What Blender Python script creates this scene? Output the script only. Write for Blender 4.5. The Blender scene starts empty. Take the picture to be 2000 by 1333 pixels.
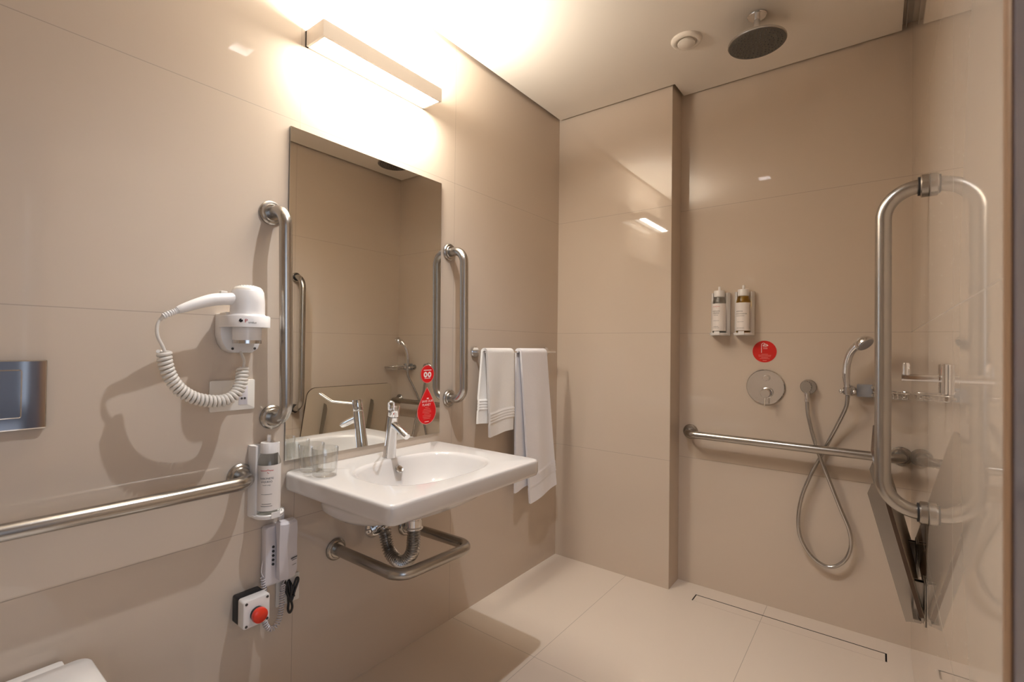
import bpy, bmesh, math, random
from mathutils import Vector, Matrix
random.seed(7)
PI = math.pi
SC = bpy.context.scene
COL = SC.collection

# ------------------------------------------------------------------ room numbers (metres)
XR = 1.525            # right wall plane (left wall plane is x = 0)
YP, YS = 2.297, 2.430  # face of the boxed-out panel, face of the shower wall
XP = 0.633            # right end of the boxed-out panel
H = 2.40              # hung ceiling
YF = -0.55            # wall behind the camera
DOOR = (-0.50, 0.46, 2.10)

# ------------------------------------------------------------------ materials
def new_mat(name):
    m = bpy.data.materials.new(name); m.use_nodes = True
    nt = m.node_tree; b = nt.nodes['Principled BSDF']
    return m, nt, b

def mat(name, col, rough=0.4, metal=0.0, spec=0.5, trans=0.0, ior=1.5, coat=0.0, noise=None, bump=None, aniso=0.0):
    m, nt, b = new_mat(name)
    b.inputs['Base Color'].default_value = (*col, 1)
    b.inputs['Roughness'].default_value = rough
    b.inputs['Metallic'].default_value = metal
    b.inputs['Specular IOR Level'].default_value = spec
    b.inputs['Transmission Weight'].default_value = trans
    b.inputs['IOR'].default_value = ior
    b.inputs['Coat Weight'].default_value = coat
    b.inputs['Coat Roughness'].default_value = 0.03
    b.inputs['Anisotropic'].default_value = aniso
    if noise:      # (scale, amount): a slight mottling of the colour
        tc = nt.nodes.new('ShaderNodeTexCoord'); n = nt.nodes.new('ShaderNodeTexNoise')
        n.inputs['Scale'].default_value = noise[0]; n.inputs['Detail'].default_value = 4
        nt.links.new(tc.outputs['Object'], n.inputs['Vector'])
        mx = nt.nodes.new('ShaderNodeMixRGB'); mx.blend_type = 'MIX'
        a = noise[1]
        mx.inputs[1].default_value = (*[c * (1 - a) for c in col], 1)
        mx.inputs[2].default_value = (*[min(1, c * (1 + a)) for c in col], 1)
        nt.links.new(n.outputs['Fac'], mx.inputs[0]); nt.links.new(mx.outputs[0], b.inputs['Base Color'])
    if bump:       # (scale, strength, distance)
        tc = nt.nodes.new('ShaderNodeTexCoord'); n = nt.nodes.new('ShaderNodeTexNoise')
        n.inputs['Scale'].default_value = bump[0]; n.inputs['Detail'].default_value = 3
        nt.links.new(tc.outputs['Object'], n.inputs['Vector'])
        bp = nt.nodes.new('ShaderNodeBump'); bp.inputs['Strength'].default_value = bump[1]; bp.inputs['Distance'].default_value = bump[2]
        nt.links.new(n.outputs['Fac'], bp.inputs['Height']); nt.links.new(bp.outputs['Normal'], b.inputs['Normal'])
    return m

def thin_glass(name, col, base_refl=0.05):
    """thin clear glass: see-through with a Fresnel reflection"""
    m = bpy.data.materials.new(name); m.use_nodes = True
    nt = m.node_tree; nt.nodes.remove(nt.nodes['Principled BSDF'])
    t = nt.nodes.new('ShaderNodeBsdfTransparent'); t.inputs[0].default_value = (*col, 1)
    g_ = nt.nodes.new('ShaderNodeBsdfGlossy'); g_.inputs['Roughness'].default_value = 0.02
    lw = nt.nodes.new('ShaderNodeLayerWeight'); lw.inputs[0].default_value = 0.5
    pw = nt.nodes.new('ShaderNodeMath'); pw.operation = 'POWER'; pw.inputs[1].default_value = 3.5
    f = nt.nodes.new('ShaderNodeMath'); f.operation = 'MULTIPLY_ADD'; f.inputs[1].default_value = 0.8; f.inputs[2].default_value = base_refl
    nt.links.new(lw.outputs['Facing'], pw.inputs[0]); nt.links.new(pw.outputs[0], f.inputs[0])
    mx = nt.nodes.new('ShaderNodeMixShader')
    nt.links.new(f.outputs[0], mx.inputs[0]); nt.links.new(t.outputs[0], mx.inputs[1]); nt.links.new(g_.outputs[0], mx.inputs[2])
    nt.links.new(mx.outputs[0], nt.nodes['Material Output'].inputs[0]); return m

def emit_mat(name, col, strength):
    m, nt, b = new_mat(name)
    b.inputs['Base Color'].default_value = (0.8, 0.8, 0.8, 1)
    b.inputs['Emission Color'].default_value = (*col, 1)
    b.inputs['Emission Strength'].default_value = strength
    return m

def tile_mat(name, col, joints, rough=0.03, spec=0.5, width=0.0018, jcol=0.62, mottle=0.02, bump=0.0):
    """glossy tile; joints = list of (axis, first position, spacing, count) in world metres"""
    m, nt, b = new_mat(name)
    N, L = nt.nodes, nt.links
    geo = N.new('ShaderNodeNewGeometry'); sep = N.new('ShaderNodeSeparateXYZ'); L.new(geo.outputs['Position'], sep.inputs[0])
    acc = None
    for ax, p0, step, cnt in joints:
        for k in range(cnt):
            s = N.new('ShaderNodeMath'); s.operation = 'COMPARE'
            L.new(sep.outputs['XYZ'.index(ax)], s.inputs[0]); s.inputs[1].default_value = p0 + step * k; s.inputs[2].default_value = width / 2
            if acc is None: acc = s
            else:
                mx = N.new('ShaderNodeMath'); mx.operation = 'MAXIMUM'
                L.new(acc.outputs[0], mx.inputs[0]); L.new(s.outputs[0], mx.inputs[1]); acc = mx
    n = N.new('ShaderNodeTexNoise'); n.inputs['Scale'].default_value = 2.5; n.inputs['Detail'].default_value = 5
    L.new(geo.outputs['Position'], n.inputs['Vector'])
    base = N.new('ShaderNodeMixRGB')
    base.inputs[1].default_value = (*[c * (1 - mottle) for c in col], 1); base.inputs[2].default_value = (*[c * (1 + mottle) for c in col], 1)
    L.new(n.outputs['Fac'], base.inputs[0])
    out = N.new('ShaderNodeMixRGB'); out.inputs[2].default_value = (*[c * jcol for c in col], 1)
    L.new(base.outputs[0], out.inputs[1])
    if acc: L.new(acc.outputs[0], out.inputs[0])
    else: out.inputs[0].default_value = 0
    L.new(out.outputs[0], b.inputs['Base Color'])
    b.inputs['Specular IOR Level'].default_value = spec
    rr = N.new('ShaderNodeMath'); rr.operation = 'MULTIPLY_ADD'; rr.inputs[1].default_value = 0.5; rr.inputs[2].default_value = rough
    if acc: L.new(acc.outputs[0], rr.inputs[0])
    else: rr.inputs[0].default_value = 0
    L.new(rr.outputs[0], b.inputs['Roughness'])
    if bump:
        n2 = N.new('ShaderNodeTexNoise'); n2.inputs['Scale'].default_value = 60; L.new(geo.outputs['Position'], n2.inputs['Vector'])
        bp = N.new('ShaderNodeBump'); bp.inputs['Strength'].default_value = bump; bp.inputs['Distance'].default_value = 0.001
        L.new(n2.outputs['Fac'], bp.inputs['Height']); L.new(bp.outputs['Normal'], b.inputs['Normal'])
    return m

def steel_mat(name, col, rough):
    """brushed stainless: fine streaks in the roughness"""
    m, nt, b = new_mat(name)
    N, L = nt.nodes, nt.links
    tc = N.new('ShaderNodeTexCoord'); mp = N.new('ShaderNodeMapping'); mp.inputs['Scale'].default_value = (12, 12, 12)
    n = N.new('ShaderNodeTexNoise'); n.inputs['Scale'].default_value = 3; n.inputs['Detail'].default_value = 6
    L.new(tc.outputs['Object'], mp.inputs[0]); L.new(mp.outputs[0], n.inputs['Vector'])
    rr = N.new('ShaderNodeMapRange'); rr.inputs[3].default_value = rough * 0.92; rr.inputs[4].default_value = rough * 1.08
    L.new(n.outputs['Fac'], rr.inputs[0]); L.new(rr.outputs[0], b.inputs['Roughness'])
    mx = N.new('ShaderNodeMixRGB'); mx.inputs[1].default_value = (*[c * .97 for c in col], 1); mx.inputs[2].default_value = (*[min(1, c * 1.03) for c in col], 1)
    L.new(n.outputs['Fac'], mx.inputs[0]); L.new(mx.outputs[0], b.inputs['Base Color'])
    b.inputs['Metallic'].default_value = 1
    return m

def wood_mat(name, c1, c2, rough=0.4):
    m, nt, b = new_mat(name)
    N, L = nt.nodes, nt.links
    tc = N.new('ShaderNodeTexCoord'); mp = N.new('ShaderNodeMapping'); mp.inputs['Scale'].default_value = (60, 60, 1.2)
    n = N.new('ShaderNodeTexNoise'); n.inputs['Scale'].default_value = 2.2; n.inputs['Detail'].default_value = 6
    L.new(tc.outputs['Object'], mp.inputs[0]); L.new(mp.outputs[0], n.inputs['Vector'])
    mx = N.new('ShaderNodeMixRGB'); mx.inputs[1].default_value = (*c1, 1); mx.inputs[2].default_value = (*c2, 1)
    L.new(n.outputs['Fac'], mx.inputs[0]); L.new(mx.outputs[0], b.inputs['Base Color'])
    b.inputs['Roughness'].default_value = rough
    return m

def terry_mat(name, col):
    m, nt, b = new_mat(name)
    N, L = nt.nodes, nt.links
    tc = N.new('ShaderNodeTexCoord')
    n = N.new('ShaderNodeTexNoise'); n.inputs['Scale'].default_value = 650; n.inputs['Detail'].default_value = 3
    v = N.new('ShaderNodeTexVoronoi'); v.inputs['Scale'].default_value = 420
    L.new(tc.outputs['Object'], n.inputs['Vector']); L.new(tc.outputs['Object'], v.inputs['Vector'])
    ad = N.new('ShaderNodeMath'); ad.operation = 'ADD'; L.new(n.outputs['Fac'], ad.inputs[0]); L.new(v.outputs['Distance'], ad.inputs[1])
    bp = N.new('ShaderNodeBump'); bp.inputs['Strength'].default_value = 0.6; bp.inputs['Distance'].default_value = 0.002
    L.new(ad.outputs[0], bp.inputs['Height']); L.new(bp.outputs['Normal'], b.inputs['Normal'])
    b.inputs['Base Color'].default_value = (*col, 1); b.inputs['Roughness'].default_value = 0.95
    b.inputs['Sheen Weight'].default_value = 0.25; b.inputs['Specular IOR Level'].default_value = 0.15
    return m

WALLC = (0.56, 0.475, 0.395)
ZJ = 0.0090
M = {}
hz = ('Z', 0.6090, 0.6095, 3)
M['wall_left'] = tile_mat('tile_left', WALLC, [hz, ('Y', 0.786, 0.6827, 2), ('Y', -0.4, 1, 1)])
M['wall_back'] = tile_mat('tile_back', WALLC, [hz])
M['wall_right'] = tile_mat('tile_right', WALLC, [hz, ('Y', 1.60, 1, 1), ('Y', 1.10, 1, 1)])
M['floor'] = tile_mat('tile_floor', (0.66, 0.575, 0.495), [('X', 0.4157, 0.6139, 2), ('Y', 1.490, 0.6, 1), ('Y', 0.89, 1, 1), ('Y', 0.29, 1, 1)], rough=0.30, spec=0.35, width=0.002, jcol=0.6, bump=0.03)
M['ceiling'] = mat('paint_ceiling', (0.80, 0.745, 0.67), 0.7, noise=(3, 0.01))
M['recess'] = mat('shadow_gap_metal', (0.32, 0.31, 0.30), 0.4, 0.6)
M['chan'] = mat('channel_metal', (0.60, 0.57, 0.53), 0.35, 0.5)
M['steel'] = mat('brushed_stainless', (0.43, 0.405, 0.375), 0.26, 1.0)
M['chrome'] = mat('chrome', (0.80, 0.80, 0.81), 0.06, 1.0)
M['chrome_dull'] = mat('satin_chrome', (0.52, 0.51, 0.50), 0.2, 1.0)
M['mirror'] = mat('mirror_silver', (0.86, 0.86, 0.83), 0.0, 1.0)
M['mirror_edge'] = mat('mirror_edge', (0.10, 0.11, 0.10), 0.3)
M['ceramic'] = mat('white_ceramic', (0.63, 0.61, 0.605), 0.08, spec=0.5, coat=0.3)
M['plastic'] = mat('white_plastic', (0.80, 0.78, 0.77), 0.28)
M['plastic_warm'] = mat('ivory_plastic', (0.76, 0.72, 0.66), 0.3)
M['plastic_lilac'] = mat('pale_grey_plastic', (0.66, 0.63, 0.66), 0.35)
M['plastic_grey'] = mat('grey_plastic', (0.30, 0.31, 0.34), 0.35)
M['black'] = mat('black_plastic', (0.012, 0.012, 0.014), 0.4)
M['dark'] = mat('dark_grey', (0.05, 0.045, 0.04), 0.5)
M['hole'] = mat('overflow_inside', (0.16, 0.13, 0.11), 0.6)
M['rubber'] = mat('dark_rubber_face', (0.085, 0.08, 0.072), 0.5)
M['red'] = mat('red_vinyl', (0.62, 0.008, 0.012), 0.3)
M['red_dark'] = mat('red_vinyl_deep', (0.52, 0.012, 0.008), 0.3)
M['red_button'] = mat('red_plastic', (0.66, 0.035, 0.012), 0.3)
M['pink_edge'] = mat('sticker_edge', (0.62, 0.30, 0.27), 0.4)
M['print_white'] = mat('white_print', (0.85, 0.80, 0.78), 0.5)
M['print_dark'] = mat('dark_print', (0.05, 0.05, 0.055), 0.6)
M['print_red'] = mat('red_print', (0.55, 0.05, 0.05), 0.6)
M['print_rose'] = mat('rose_print', (0.74, 0.22, 0.20), 0.6)
M['label'] = mat('paper_label', (0.80, 0.75, 0.72), 0.45)
M['glass'] = thin_glass('clear_glass', (0.97, 0.975, 0.97), 0.10)
M['bottle_clear'] = thin_glass('clear_bottle', (0.88, 0.88, 0.86))
M['bottle_amber'] = thin_glass('amber_bottle', (0.88, 0.72, 0.30))
M['seat'] = mat('seat_board', (0.52, 0.45, 0.36), 0.4)
M['seat_edge'] = mat('seat_edge', (0.055, 0.03, 0.018), 0.4)
M['wood'] = wood_mat('veneer_daylight_tint', (0.045, 0.048, 0.070), (0.12, 0.13, 0.18), 0.22)  # dark veneer; the blue of reflected daylight is put into both grain colours
M['wood_edge'] = wood_mat('door_edge_band', (0.17, 0.095, 0.05), (0.24, 0.14, 0.075), 0.4)
M['towel'] = terry_mat('white_terry', (0.92, 0.90, 0.88))
M['towel_cool'] = terry_mat('white_terry_cool', (0.92, 0.91, 0.95))
M['lamp_body'] = mat('lamp_paint', (0.70, 0.63, 0.56), 0.45)
M['lamp_glow'] = emit_mat('lamp_diffuser', (1.0, 0.93, 0.80), 6.0)
M['down_glow'] = emit_mat('downlight_lens', (1.0, 0.95, 0.93), 100.0)
for k_ in ('lamp_glow', 'down_glow'): M[k_].cycles.emission_sampling = 'NONE'
M['bedroom'] = mat('bedroom_paint', (0.62, 0.62, 0.65), 0.8)
M['bedroom_floor'] = mat('bedroom_floor', (0.45, 0.42, 0.40), 0.6)
M['metal_bin'] = mat('bin_metal', (0.45, 0.42, 0.39), 0.35, 0.6)

# ------------------------------------------------------------------ mesh helpers (all in world metres)
WL = {}      # world location of every object made here

def frame_of(d):
    d = Vector(d).normalized()
    a = Vector((0, 0, 1)) if abs(d.z) < 0.9 else Vector((1, 0, 0))
    u = d.cross(a).normalized(); v = d.cross(u).normalized()
    return u, v, d

class MB:
    def __init__(s): s.bm = bmesh.new()
    def quads(s, rings, closed_u=True, closed_v=False, cap0=False, cap1=False):
        vs = [[s.bm.verts.new(p) for p in r] for r in rings]
        n = len(vs[0]); m = len(vs)
        for i in range(m if closed_v else m - 1):
            a, b = vs[i], vs[(i + 1) % m]
            for j in range(n if closed_u else n - 1):
                k = (j + 1) % n
                try: s.bm.faces.new((a[j], a[k], b[k], b[j]))
                except ValueError: pass
        if cap0: s.bm.faces.new(list(reversed(vs[0])))
        if cap1: s.bm.faces.new(vs[-1])
        return s
    def box(s, x0, x1, y0, y1, z0, z1, bev=0.0, seg=2):
        t = bmesh.new(); bmesh.ops.create_cube(t, size=1)
        for v in t.verts:
            v.co = Vector(((x0 + x1) / 2 + v.co.x * (x1 - x0), (y0 + y1) / 2 + v.co.y * (y1 - y0), (z0 + z1) / 2 + v.co.z * (z1 - z0)))
        if bev: bmesh.ops.bevel(t, geom=list(t.edges), offset=bev, segments=seg, profile=0.5, affect='EDGES')
        return s.merge(t)
    def merge(s, t, mtx=None):
        if mtx: bmesh.ops.transform(t, matrix=mtx, verts=t.verts)
        mp = {v: s.bm.verts.new(v.co) for v in t.verts}
        for f in t.faces:
            try: s.bm.faces.new([mp[v] for v in f.verts])
            except ValueError: pass
        t.free(); return s
    def tube(s, pts, r, n=14, caps=True, closed=False):
        P = [Vector(p) for p in pts]; m = len(P)
        R = r if isinstance(r, (list, tuple)) else [r] * m
        T = []
        for i in range(m):
            if closed: t = P[(i + 1) % m] - P[i - 1]
            else: t = P[min(i + 1, m - 1)] - P[max(i - 1, 0)]
            T.append(t.normalized())
        u, v, _ = frame_of(T[0]); rings = []
        for i in range(m):
            if i:
                q = T[i - 1].rotation_difference(T[i]); u = q @ u
                u = (u - T[i] * u.dot(T[i])).normalized()
            v = T[i].cross(u)
            rings.append([P[i] + (u * math.cos(2 * PI * k / n) + v * math.sin(2 * PI * k / n)) * R[i] for k in range(n)])
        s.quads(rings, True, closed, caps and not closed, caps and not closed); return s
    def lathe(s, prof, org, axis=(0, 0, 1), n=32, cap0=True, cap1=True):
        """prof = [(radius, height)] along axis from org"""
        u, v, d = frame_of(axis); o = Vector(org); rings = []
        for r, h in prof:
            r = max(r, 1e-5)
            rings.append([o + d * h + (u * math.cos(2 * PI * k / n) + v * math.sin(2 * PI * k / n)) * r for k in range(n)])
        s.quads(rings, True, False, cap0, cap1); return s
    def prism(s, outline, org, U, V, depth, bev=0.0):
        """outline 2-D points in axes U, V at org, extruded by depth along U x V"""
        U, V = Vector(U), Vector(V); W = U.cross(V).normalized(); o = Vector(org)
        t = bmesh.new()
        a = [t.verts.new(o + U * p[0] + V * p[1]) for p in outline]
        f = t.faces.new(a)
        r = bmesh.ops.extrude_face_region(t, geom=[f])
        bmesh.ops.translate(t, verts=[g for g in r['geom'] if isinstance(g, bmesh.types.BMVert)], vec=W * depth)
        bmesh.ops.recalc_face_normals(t, faces=t.faces)
        if bev:
            es = [e for e in t.edges if len(e.link_faces) == 2 and e.calc_face_angle(0) > 0.9]
            bmesh.ops.bevel(t, geom=es, offset=bev, segments=2, profile=0.5, affect='EDGES')
        return s.merge(t)
    def sphere(s, c, r, sc=(1, 1, 1), n=16):
        t = bmesh.new(); bmesh.ops.create_uvsphere(t, u_segments=n, v_segments=max(6, n // 2), radius=r)
        return s.merge(t, Matrix.Translation(c) @ Matrix.Diagonal((*sc, 1)))

def empty(name, loc):
    o = bpy.data.objects.new(name, None); o.empty_display_size = 0.05
    COL.objects.link(o); o.location = loc; WL[o] = Vector(loc); return o

def link(name, me, m, parent=None, loc=None):
    o = bpy.data.objects.new(name, me); COL.objects.link(o)
    base = WL[parent] if parent is not None else Vector((0, 0, 0))
    here = Vector(loc) if loc is not None else (base if parent is not None else Vector((0, 0, 0)))
    for v in me.vertices: v.co -= here
    if parent is not None: o.parent = parent
    o.location = here - base; WL[o] = here
    for k in (m if isinstance(m, (list, tuple)) else [m]): me.materials.append(k)
    return o

def obj(name, mb, m, parent=None, loc=None, smooth=0.6, label=None):
    bm = mb.bm
    bmesh.ops.remove_doubles(bm, verts=bm.verts, dist=1e-6)
    bmesh.ops.recalc_face_normals(bm, faces=bm.faces)
    me = bpy.data.meshes.new(name); bm.to_mesh(me); bm.free()
    if smooth:
        me.shade_smooth(); me.set_sharp_from_angle(angle=smooth)
    o = link(name, me, m, parent, loc)
    if label: o['label'] = label
    return o

def tag(o, label, cat, group=None):
    o['label'] = label; o['category'] = cat
    if group: o['group'] = group
    return o

def thing(name, loc, label, cat, group=None):
    return tag(empty(name, loc), label, cat, group)

def struct(name, mb, m, smooth=0.0):
    o = obj(name, mb, m, smooth=smooth); o['kind'] = 'structure'; return o

def text_mesh(txt, size, fn, extrude=0.0):
    """text as a mesh; fn maps flat (x, y) in metres to a world point"""
    cu = bpy.data.curves.new('lettering', 'FONT'); cu.body = txt; cu.size = size; cu.align_x = 'CENTER'; cu.align_y = 'CENTER'
    cu.resolution_u = 3
    o = bpy.data.objects.new('lettering', cu); COL.objects.link(o)
    bpy.context.view_layer.update()
    dg = bpy.context.evaluated_depsgraph_get()
    me = bpy.data.meshes.new_from_object(o.evaluated_get(dg))
    t = bmesh.new(); t.from_mesh(me)
    bmesh.ops.triangulate(t, faces=t.faces)
    for v in t.verts: v.co = Vector(fn(v.co.x, v.co.y))
    bpy.data.objects.remove(o); bpy.data.curves.remove(cu); bpy.data.meshes.remove(me)
    return t

def lettering(name, lines, fn, m, parent, label=None):
    """lines = [(text or None for a thin printed line, size or (width, thickness), x, y)] in one mesh"""
    mb = MB()
    for txt, sz, x, y in lines:
        if txt is None:
            w, h = sz; n = 10
            a = [fn(x - w / 2 + w * k / n, y - h / 2) for k in range(n + 1)]; b = [fn(x - w / 2 + w * k / n, y + h / 2) for k in range(n + 1)]
            mb.quads([a, b], closed_u=False)
        elif isinstance(txt, list):      # a stroke: polyline with a width
            P = txt; w = sz; ra, rb = [], []
            for i, p in enumerate(P):
                q0, q1 = P[max(i - 1, 0)], P[min(i + 1, len(P) - 1)]
                dx, dy = q1[0] - q0[0], q1[1] - q0[1]; l = math.hypot(dx, dy) or 1
                ra.append(fn(x + p[0] - dy / l * w / 2, y + p[1] + dx / l * w / 2)); rb.append(fn(x + p[0] + dy / l * w / 2, y + p[1] - dx / l * w / 2))
            mb.quads([ra, rb], closed_u=False)
        else:
            mb.merge(text_mesh(txt, sz, lambda u, v, x=x, y=y: fn(x + u, y + v)))
    return obj(name, mb, m, parent, smooth=0, label=label)

def fillet(pts, rad, n=8):
    """polyline with rounded corners"""
    P = [Vector(p) for p in pts]; out = [P[0]]
    R = rad if isinstance(rad, (list, tuple)) else [rad] * (len(P) - 2)
    for i in range(1, len(P) - 1):
        a, b, c = P[i - 1], P[i], P[i + 1]
        d0, d1 = (a - b).normalized(), (c - b).normalized()
        ang = d0.angle(d1); t = R[i - 1] / math.tan(ang / 2)
        p0, p1 = b + d0 * t, b + d1 * t
        cen = b + (d0 + d1).normalized() * (R[i - 1] / math.sin(ang / 2))
        for k in range(n + 1):
            w = k / n; q = (p0 - cen).normalized().slerp((p1 - cen).normalized(), w) if (p0 - cen).angle(p1 - cen) > 1e-4 else (p0 - cen).normalized()
            out.append(cen + q * R[i - 1])
    out.append(P[-1]); return out

def smooth_path(pts, sub=12):
    P = [Vector(p) for p in pts]; out = []
    for i in range(len(P) - 1):
        p0 = P[i - 1] if i else P[0] * 2 - P[1]
        p1, p2 = P[i], P[i + 1]
        p3 = P[i + 2] if i + 2 < len(P) else P[-1] * 2 - P[-2]
        for k in range(sub):
            t = k / sub
            out.append(0.5 * ((2 * p1) + (p2 - p0) * t + (2 * p0 - 5 * p1 + 4 * p2 - p3) * t * t + (3 * p1 - p0 - 3 * p2 + p3) * t ** 3))
    out.append(P[-1]); return out

def resample(path, step):
    P = path; out = [P[0]]; acc = 0
    for i in range(1, len(P)):
        seg = (P[i] - P[i - 1]).length
        while acc + seg >= step:
            f = (step - acc) / seg; q = P[i - 1].lerp(P[i], f)
            out.append(q); P[i - 1] = q; seg = (P[i] - q).length; acc = 0
        acc += seg
    out.append(P[-1]); return out

def coil(path, rad, pitch, per=12, taper=0.0):
    """helix of radius rad wound round a smooth path"""
    P = resample([Vector(p) for p in path], pitch / per); out = []
    T = [(P[min(i + 1, len(P) - 1)] - P[max(i - 1, 0)]).normalized() for i in range(len(P))]
    u = frame_of(T[0])[0]
    for i, p in enumerate(P):
        if i:
            u = T[i - 1].rotation_difference(T[i]) @ u; u = (u - T[i] * u.dot(T[i])).normalized()
        v = T[i].cross(u); a = 2 * PI * i / per
        out.append(p + (u * math.cos(a) + v * math.sin(a)) * rad)
    return out

def rrect(w, h, r, n=6):
    pts = []
    for cx, cy, a0 in ((w / 2 - r, h / 2 - r, 0), (-w / 2 + r, h / 2 - r, PI / 2), (-w / 2 + r, -h / 2 + r, PI), (w / 2 - r, -h / 2 + r, 3 * PI / 2)):
        for k in range(n + 1):
            a = a0 + PI / 2 * k / n; pts.append((cx + r * math.cos(a), cy + r * math.sin(a)))
    return pts

def circ(r, n=40): return [(r * math.cos(2 * PI * k / n), r * math.sin(2 * PI * k / n)) for k in range(n)]

# ------------------------------------------------------------------ the setting
def slab(mb, xs, ys, z0, z1, keep):
    for i in range(len(xs) - 1):
        for j in range(len(ys) - 1):
            if keep(i, j): mb.box(xs[i], xs[i + 1], ys[j], ys[j + 1], z0, z1)
    return mb

# floor with a slot for the linear drain
DX0, DX1, DY0, DY1 = 0.748, 1.452, 2.268, 2.332
struct('floor', slab(MB(), [-0.1, DX0, DX1, XR + 0.12], [YF - 0.1, DY0, DY1, YS + 0.1], -0.12, 0, lambda i, j: not (i == 1 and j == 1)), M['floor'])
struct('wall_left', MB().box(-0.12, 0, YF - 0.1, YS + 0.1, -0.05, 2.5), M['wall_left'])
struct('wall_back', MB().box(-0.05, XR + 0.05, YS, YS + 0.12, -0.05, 2.5), M['wall_back'])
struct('wall_pier', MB().box(-0.02, XP, YP, YS + 0.02, -0.02, 2.5, bev=0.0015, seg=1), M['wall_back'])
wr = MB().box(XR, XR + 0.12, DOOR[1], YS + 0.1, -0.05, 2.5).box(XR, XR + 0.12, YF - 0.1, DOOR[1], DOOR[2], 2.5).box(XR, XR + 0.12, YF - 0.1, DOOR[0], -0.05, DOOR[2])
struct('wall_right', wr, M['wall_right'])
struct('wall_front', MB().box(-0.05, XR + 0.05, YF - 0.12, YF, -0.05, 2.5), M['wall_back'])
# hung ceiling with an open shadow gap, slab above it
g = 0.015; GX = 1.493
dlx, dly, dlh = 0.750, 0.930, 0.042
xs = [g, XP + g, dlx - dlh, dlx + dlh, GX]; ys = [YF + g, dly - dlh, dly + dlh, YP - g, YS - g]
struct('ceiling', slab(MB(), xs, ys, H, H + 0.02, lambda i, j: not (i == 2 and j == 1) and not (i == 0 and j == 3)), M['ceiling'])
struct('ceiling_slab', MB().box(-0.1, XR + 0.1, YF - 0.1, YS + 0.1, 2.475, 2.55), M['recess'])

struct('trim_1', MB().box(GX - 0.01, XR, YF, YS, H + 0.030, H + 0.036).box(GX + 0.012, GX + 0.015, YF, YS, H + 0.012, H + 0.031), M['chan'])

# linear drain: a tile insert lying in a dark channel
dr = thing('linear_drain', (1.1, 2.30, 0), 'long tiled-over drain slot in the floor along the shower wall', 'drain')
ch = MB().box(DX0, DX1, DY0, DY1, -0.06, -0.03)
for x0, x1, y0, y1 in ((DX0, DX0 + 0.001, DY0, DY1), (DX1 - 0.001, DX1, DY0, DY1), (DX0, DX1, DY0, DY0 + 0.001), (DX0, DX1, DY1 - 0.001, DY1)):
    ch.box(x0, x1, y0, y1, -0.031, -0.0004)
obj('channel', ch, M['black'], dr)
obj('cover', MB().box(DX0 + 0.0055, DX1 - 0.0055, DY0 + 0.0015, DY1 - 0.0055, -0.03, -0.0003), M['floor'], dr)

# doorway on the right: frame standing proud of the wall, its open door leaf
dm = struct('door_1', MB().box(1.4930, XR + 0.13, 0.4406, DOOR[1] + 0.005, 0, 2.14, bev=0.002, seg=2).box(XR - 0.03, XR + 0.13, DOOR[0], 0.44, DOOR[2], 2.14).box(XR - 0.03, XR + 0.13, DOOR[0] - 0.04, DOOR[0], 0, 2.14), M['wood_edge'], smooth=0.5)
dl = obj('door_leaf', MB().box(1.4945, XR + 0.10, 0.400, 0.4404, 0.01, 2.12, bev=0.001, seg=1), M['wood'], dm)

# the bedroom seen only in reflections, lit by its window
BX = 3.6
struct('floor_bedroom', MB().box(XR + 0.12, BX + 0.1, -1.6, 2.2, -0.12, 0), M['bedroom_floor'])
struct('ceiling_bedroom', MB().box(XR + 0.12, BX + 0.1, -1.6, 2.2, 2.6, 2.7), M['ceiling'])
bw = MB()
WY0, WY1, WZ0, WZ1 = -1.5, 0.05, 0.6, 2.3
bw.box(BX, BX + 0.1, -1.6, WY0, 0, 2.6).box(BX, BX + 0.1, WY1, 2.2, 0, 2.6).box(BX, BX + 0.1, WY0, WY1, 0, WZ0).box(BX, BX + 0.1, WY0, WY1, WZ1, 2.6)
bw.box(XR + 0.12, BX, -1.7, -1.6, 0, 2.6).box(XR + 0.12, BX, 2.2, 2.3, 0, 2.6).box(XR + 0.12, XR + 0.13, -1.6, DOOR[0] - 0.04, 0, 2.6).box(XR + 0.12, XR + 0.13, DOOR[1], 2.2, 0, 2.6).box(XR + 0.12, XR + 0.13, -1.6, 2.2, 2.14, 2.6)
struct('wall_bedroom', bw, M['bedroom'])

bd = thing('bed', (2.75, 1.05, 0), 'white made bed in the bedroom, mirrored low in the left wall tiles', 'bed')
obj('bed_base', MB().box(2.05, 3.45, 0.30, 1.95, 0.0, 0.28, bev=0.01), M['plastic_grey'], bd)
obj('mattress', MB().box(2.03, 3.47, 0.28, 1.97, 0.285, 0.58, bev=0.05, seg=4), M['towel_cool'], bd, smooth=1)

# ------------------------------------------------------------------ grab bars
def grab_bar(label, path_pts, radii, flanges, r=0.0175, fr=0.035, group='stainless grab bars'):
    t = thing('grab_bar', flanges[0][0], label, 'grab bar', group)
    obj('tube', MB().tube(fillet(path_pts, radii, 10), r, 20), M['steel'], t, smooth=0.8)
    for p, d in flanges:
        obj('flange', MB().lathe([(fr, 0), (fr, 0.006), (fr - 0.004, 0.010), (r + 0.008, 0.011), (r + 0.006, 0.014), (r, 0.014)], p, d, 36), M['steel'], t, smooth=0.5)
    return t

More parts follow.
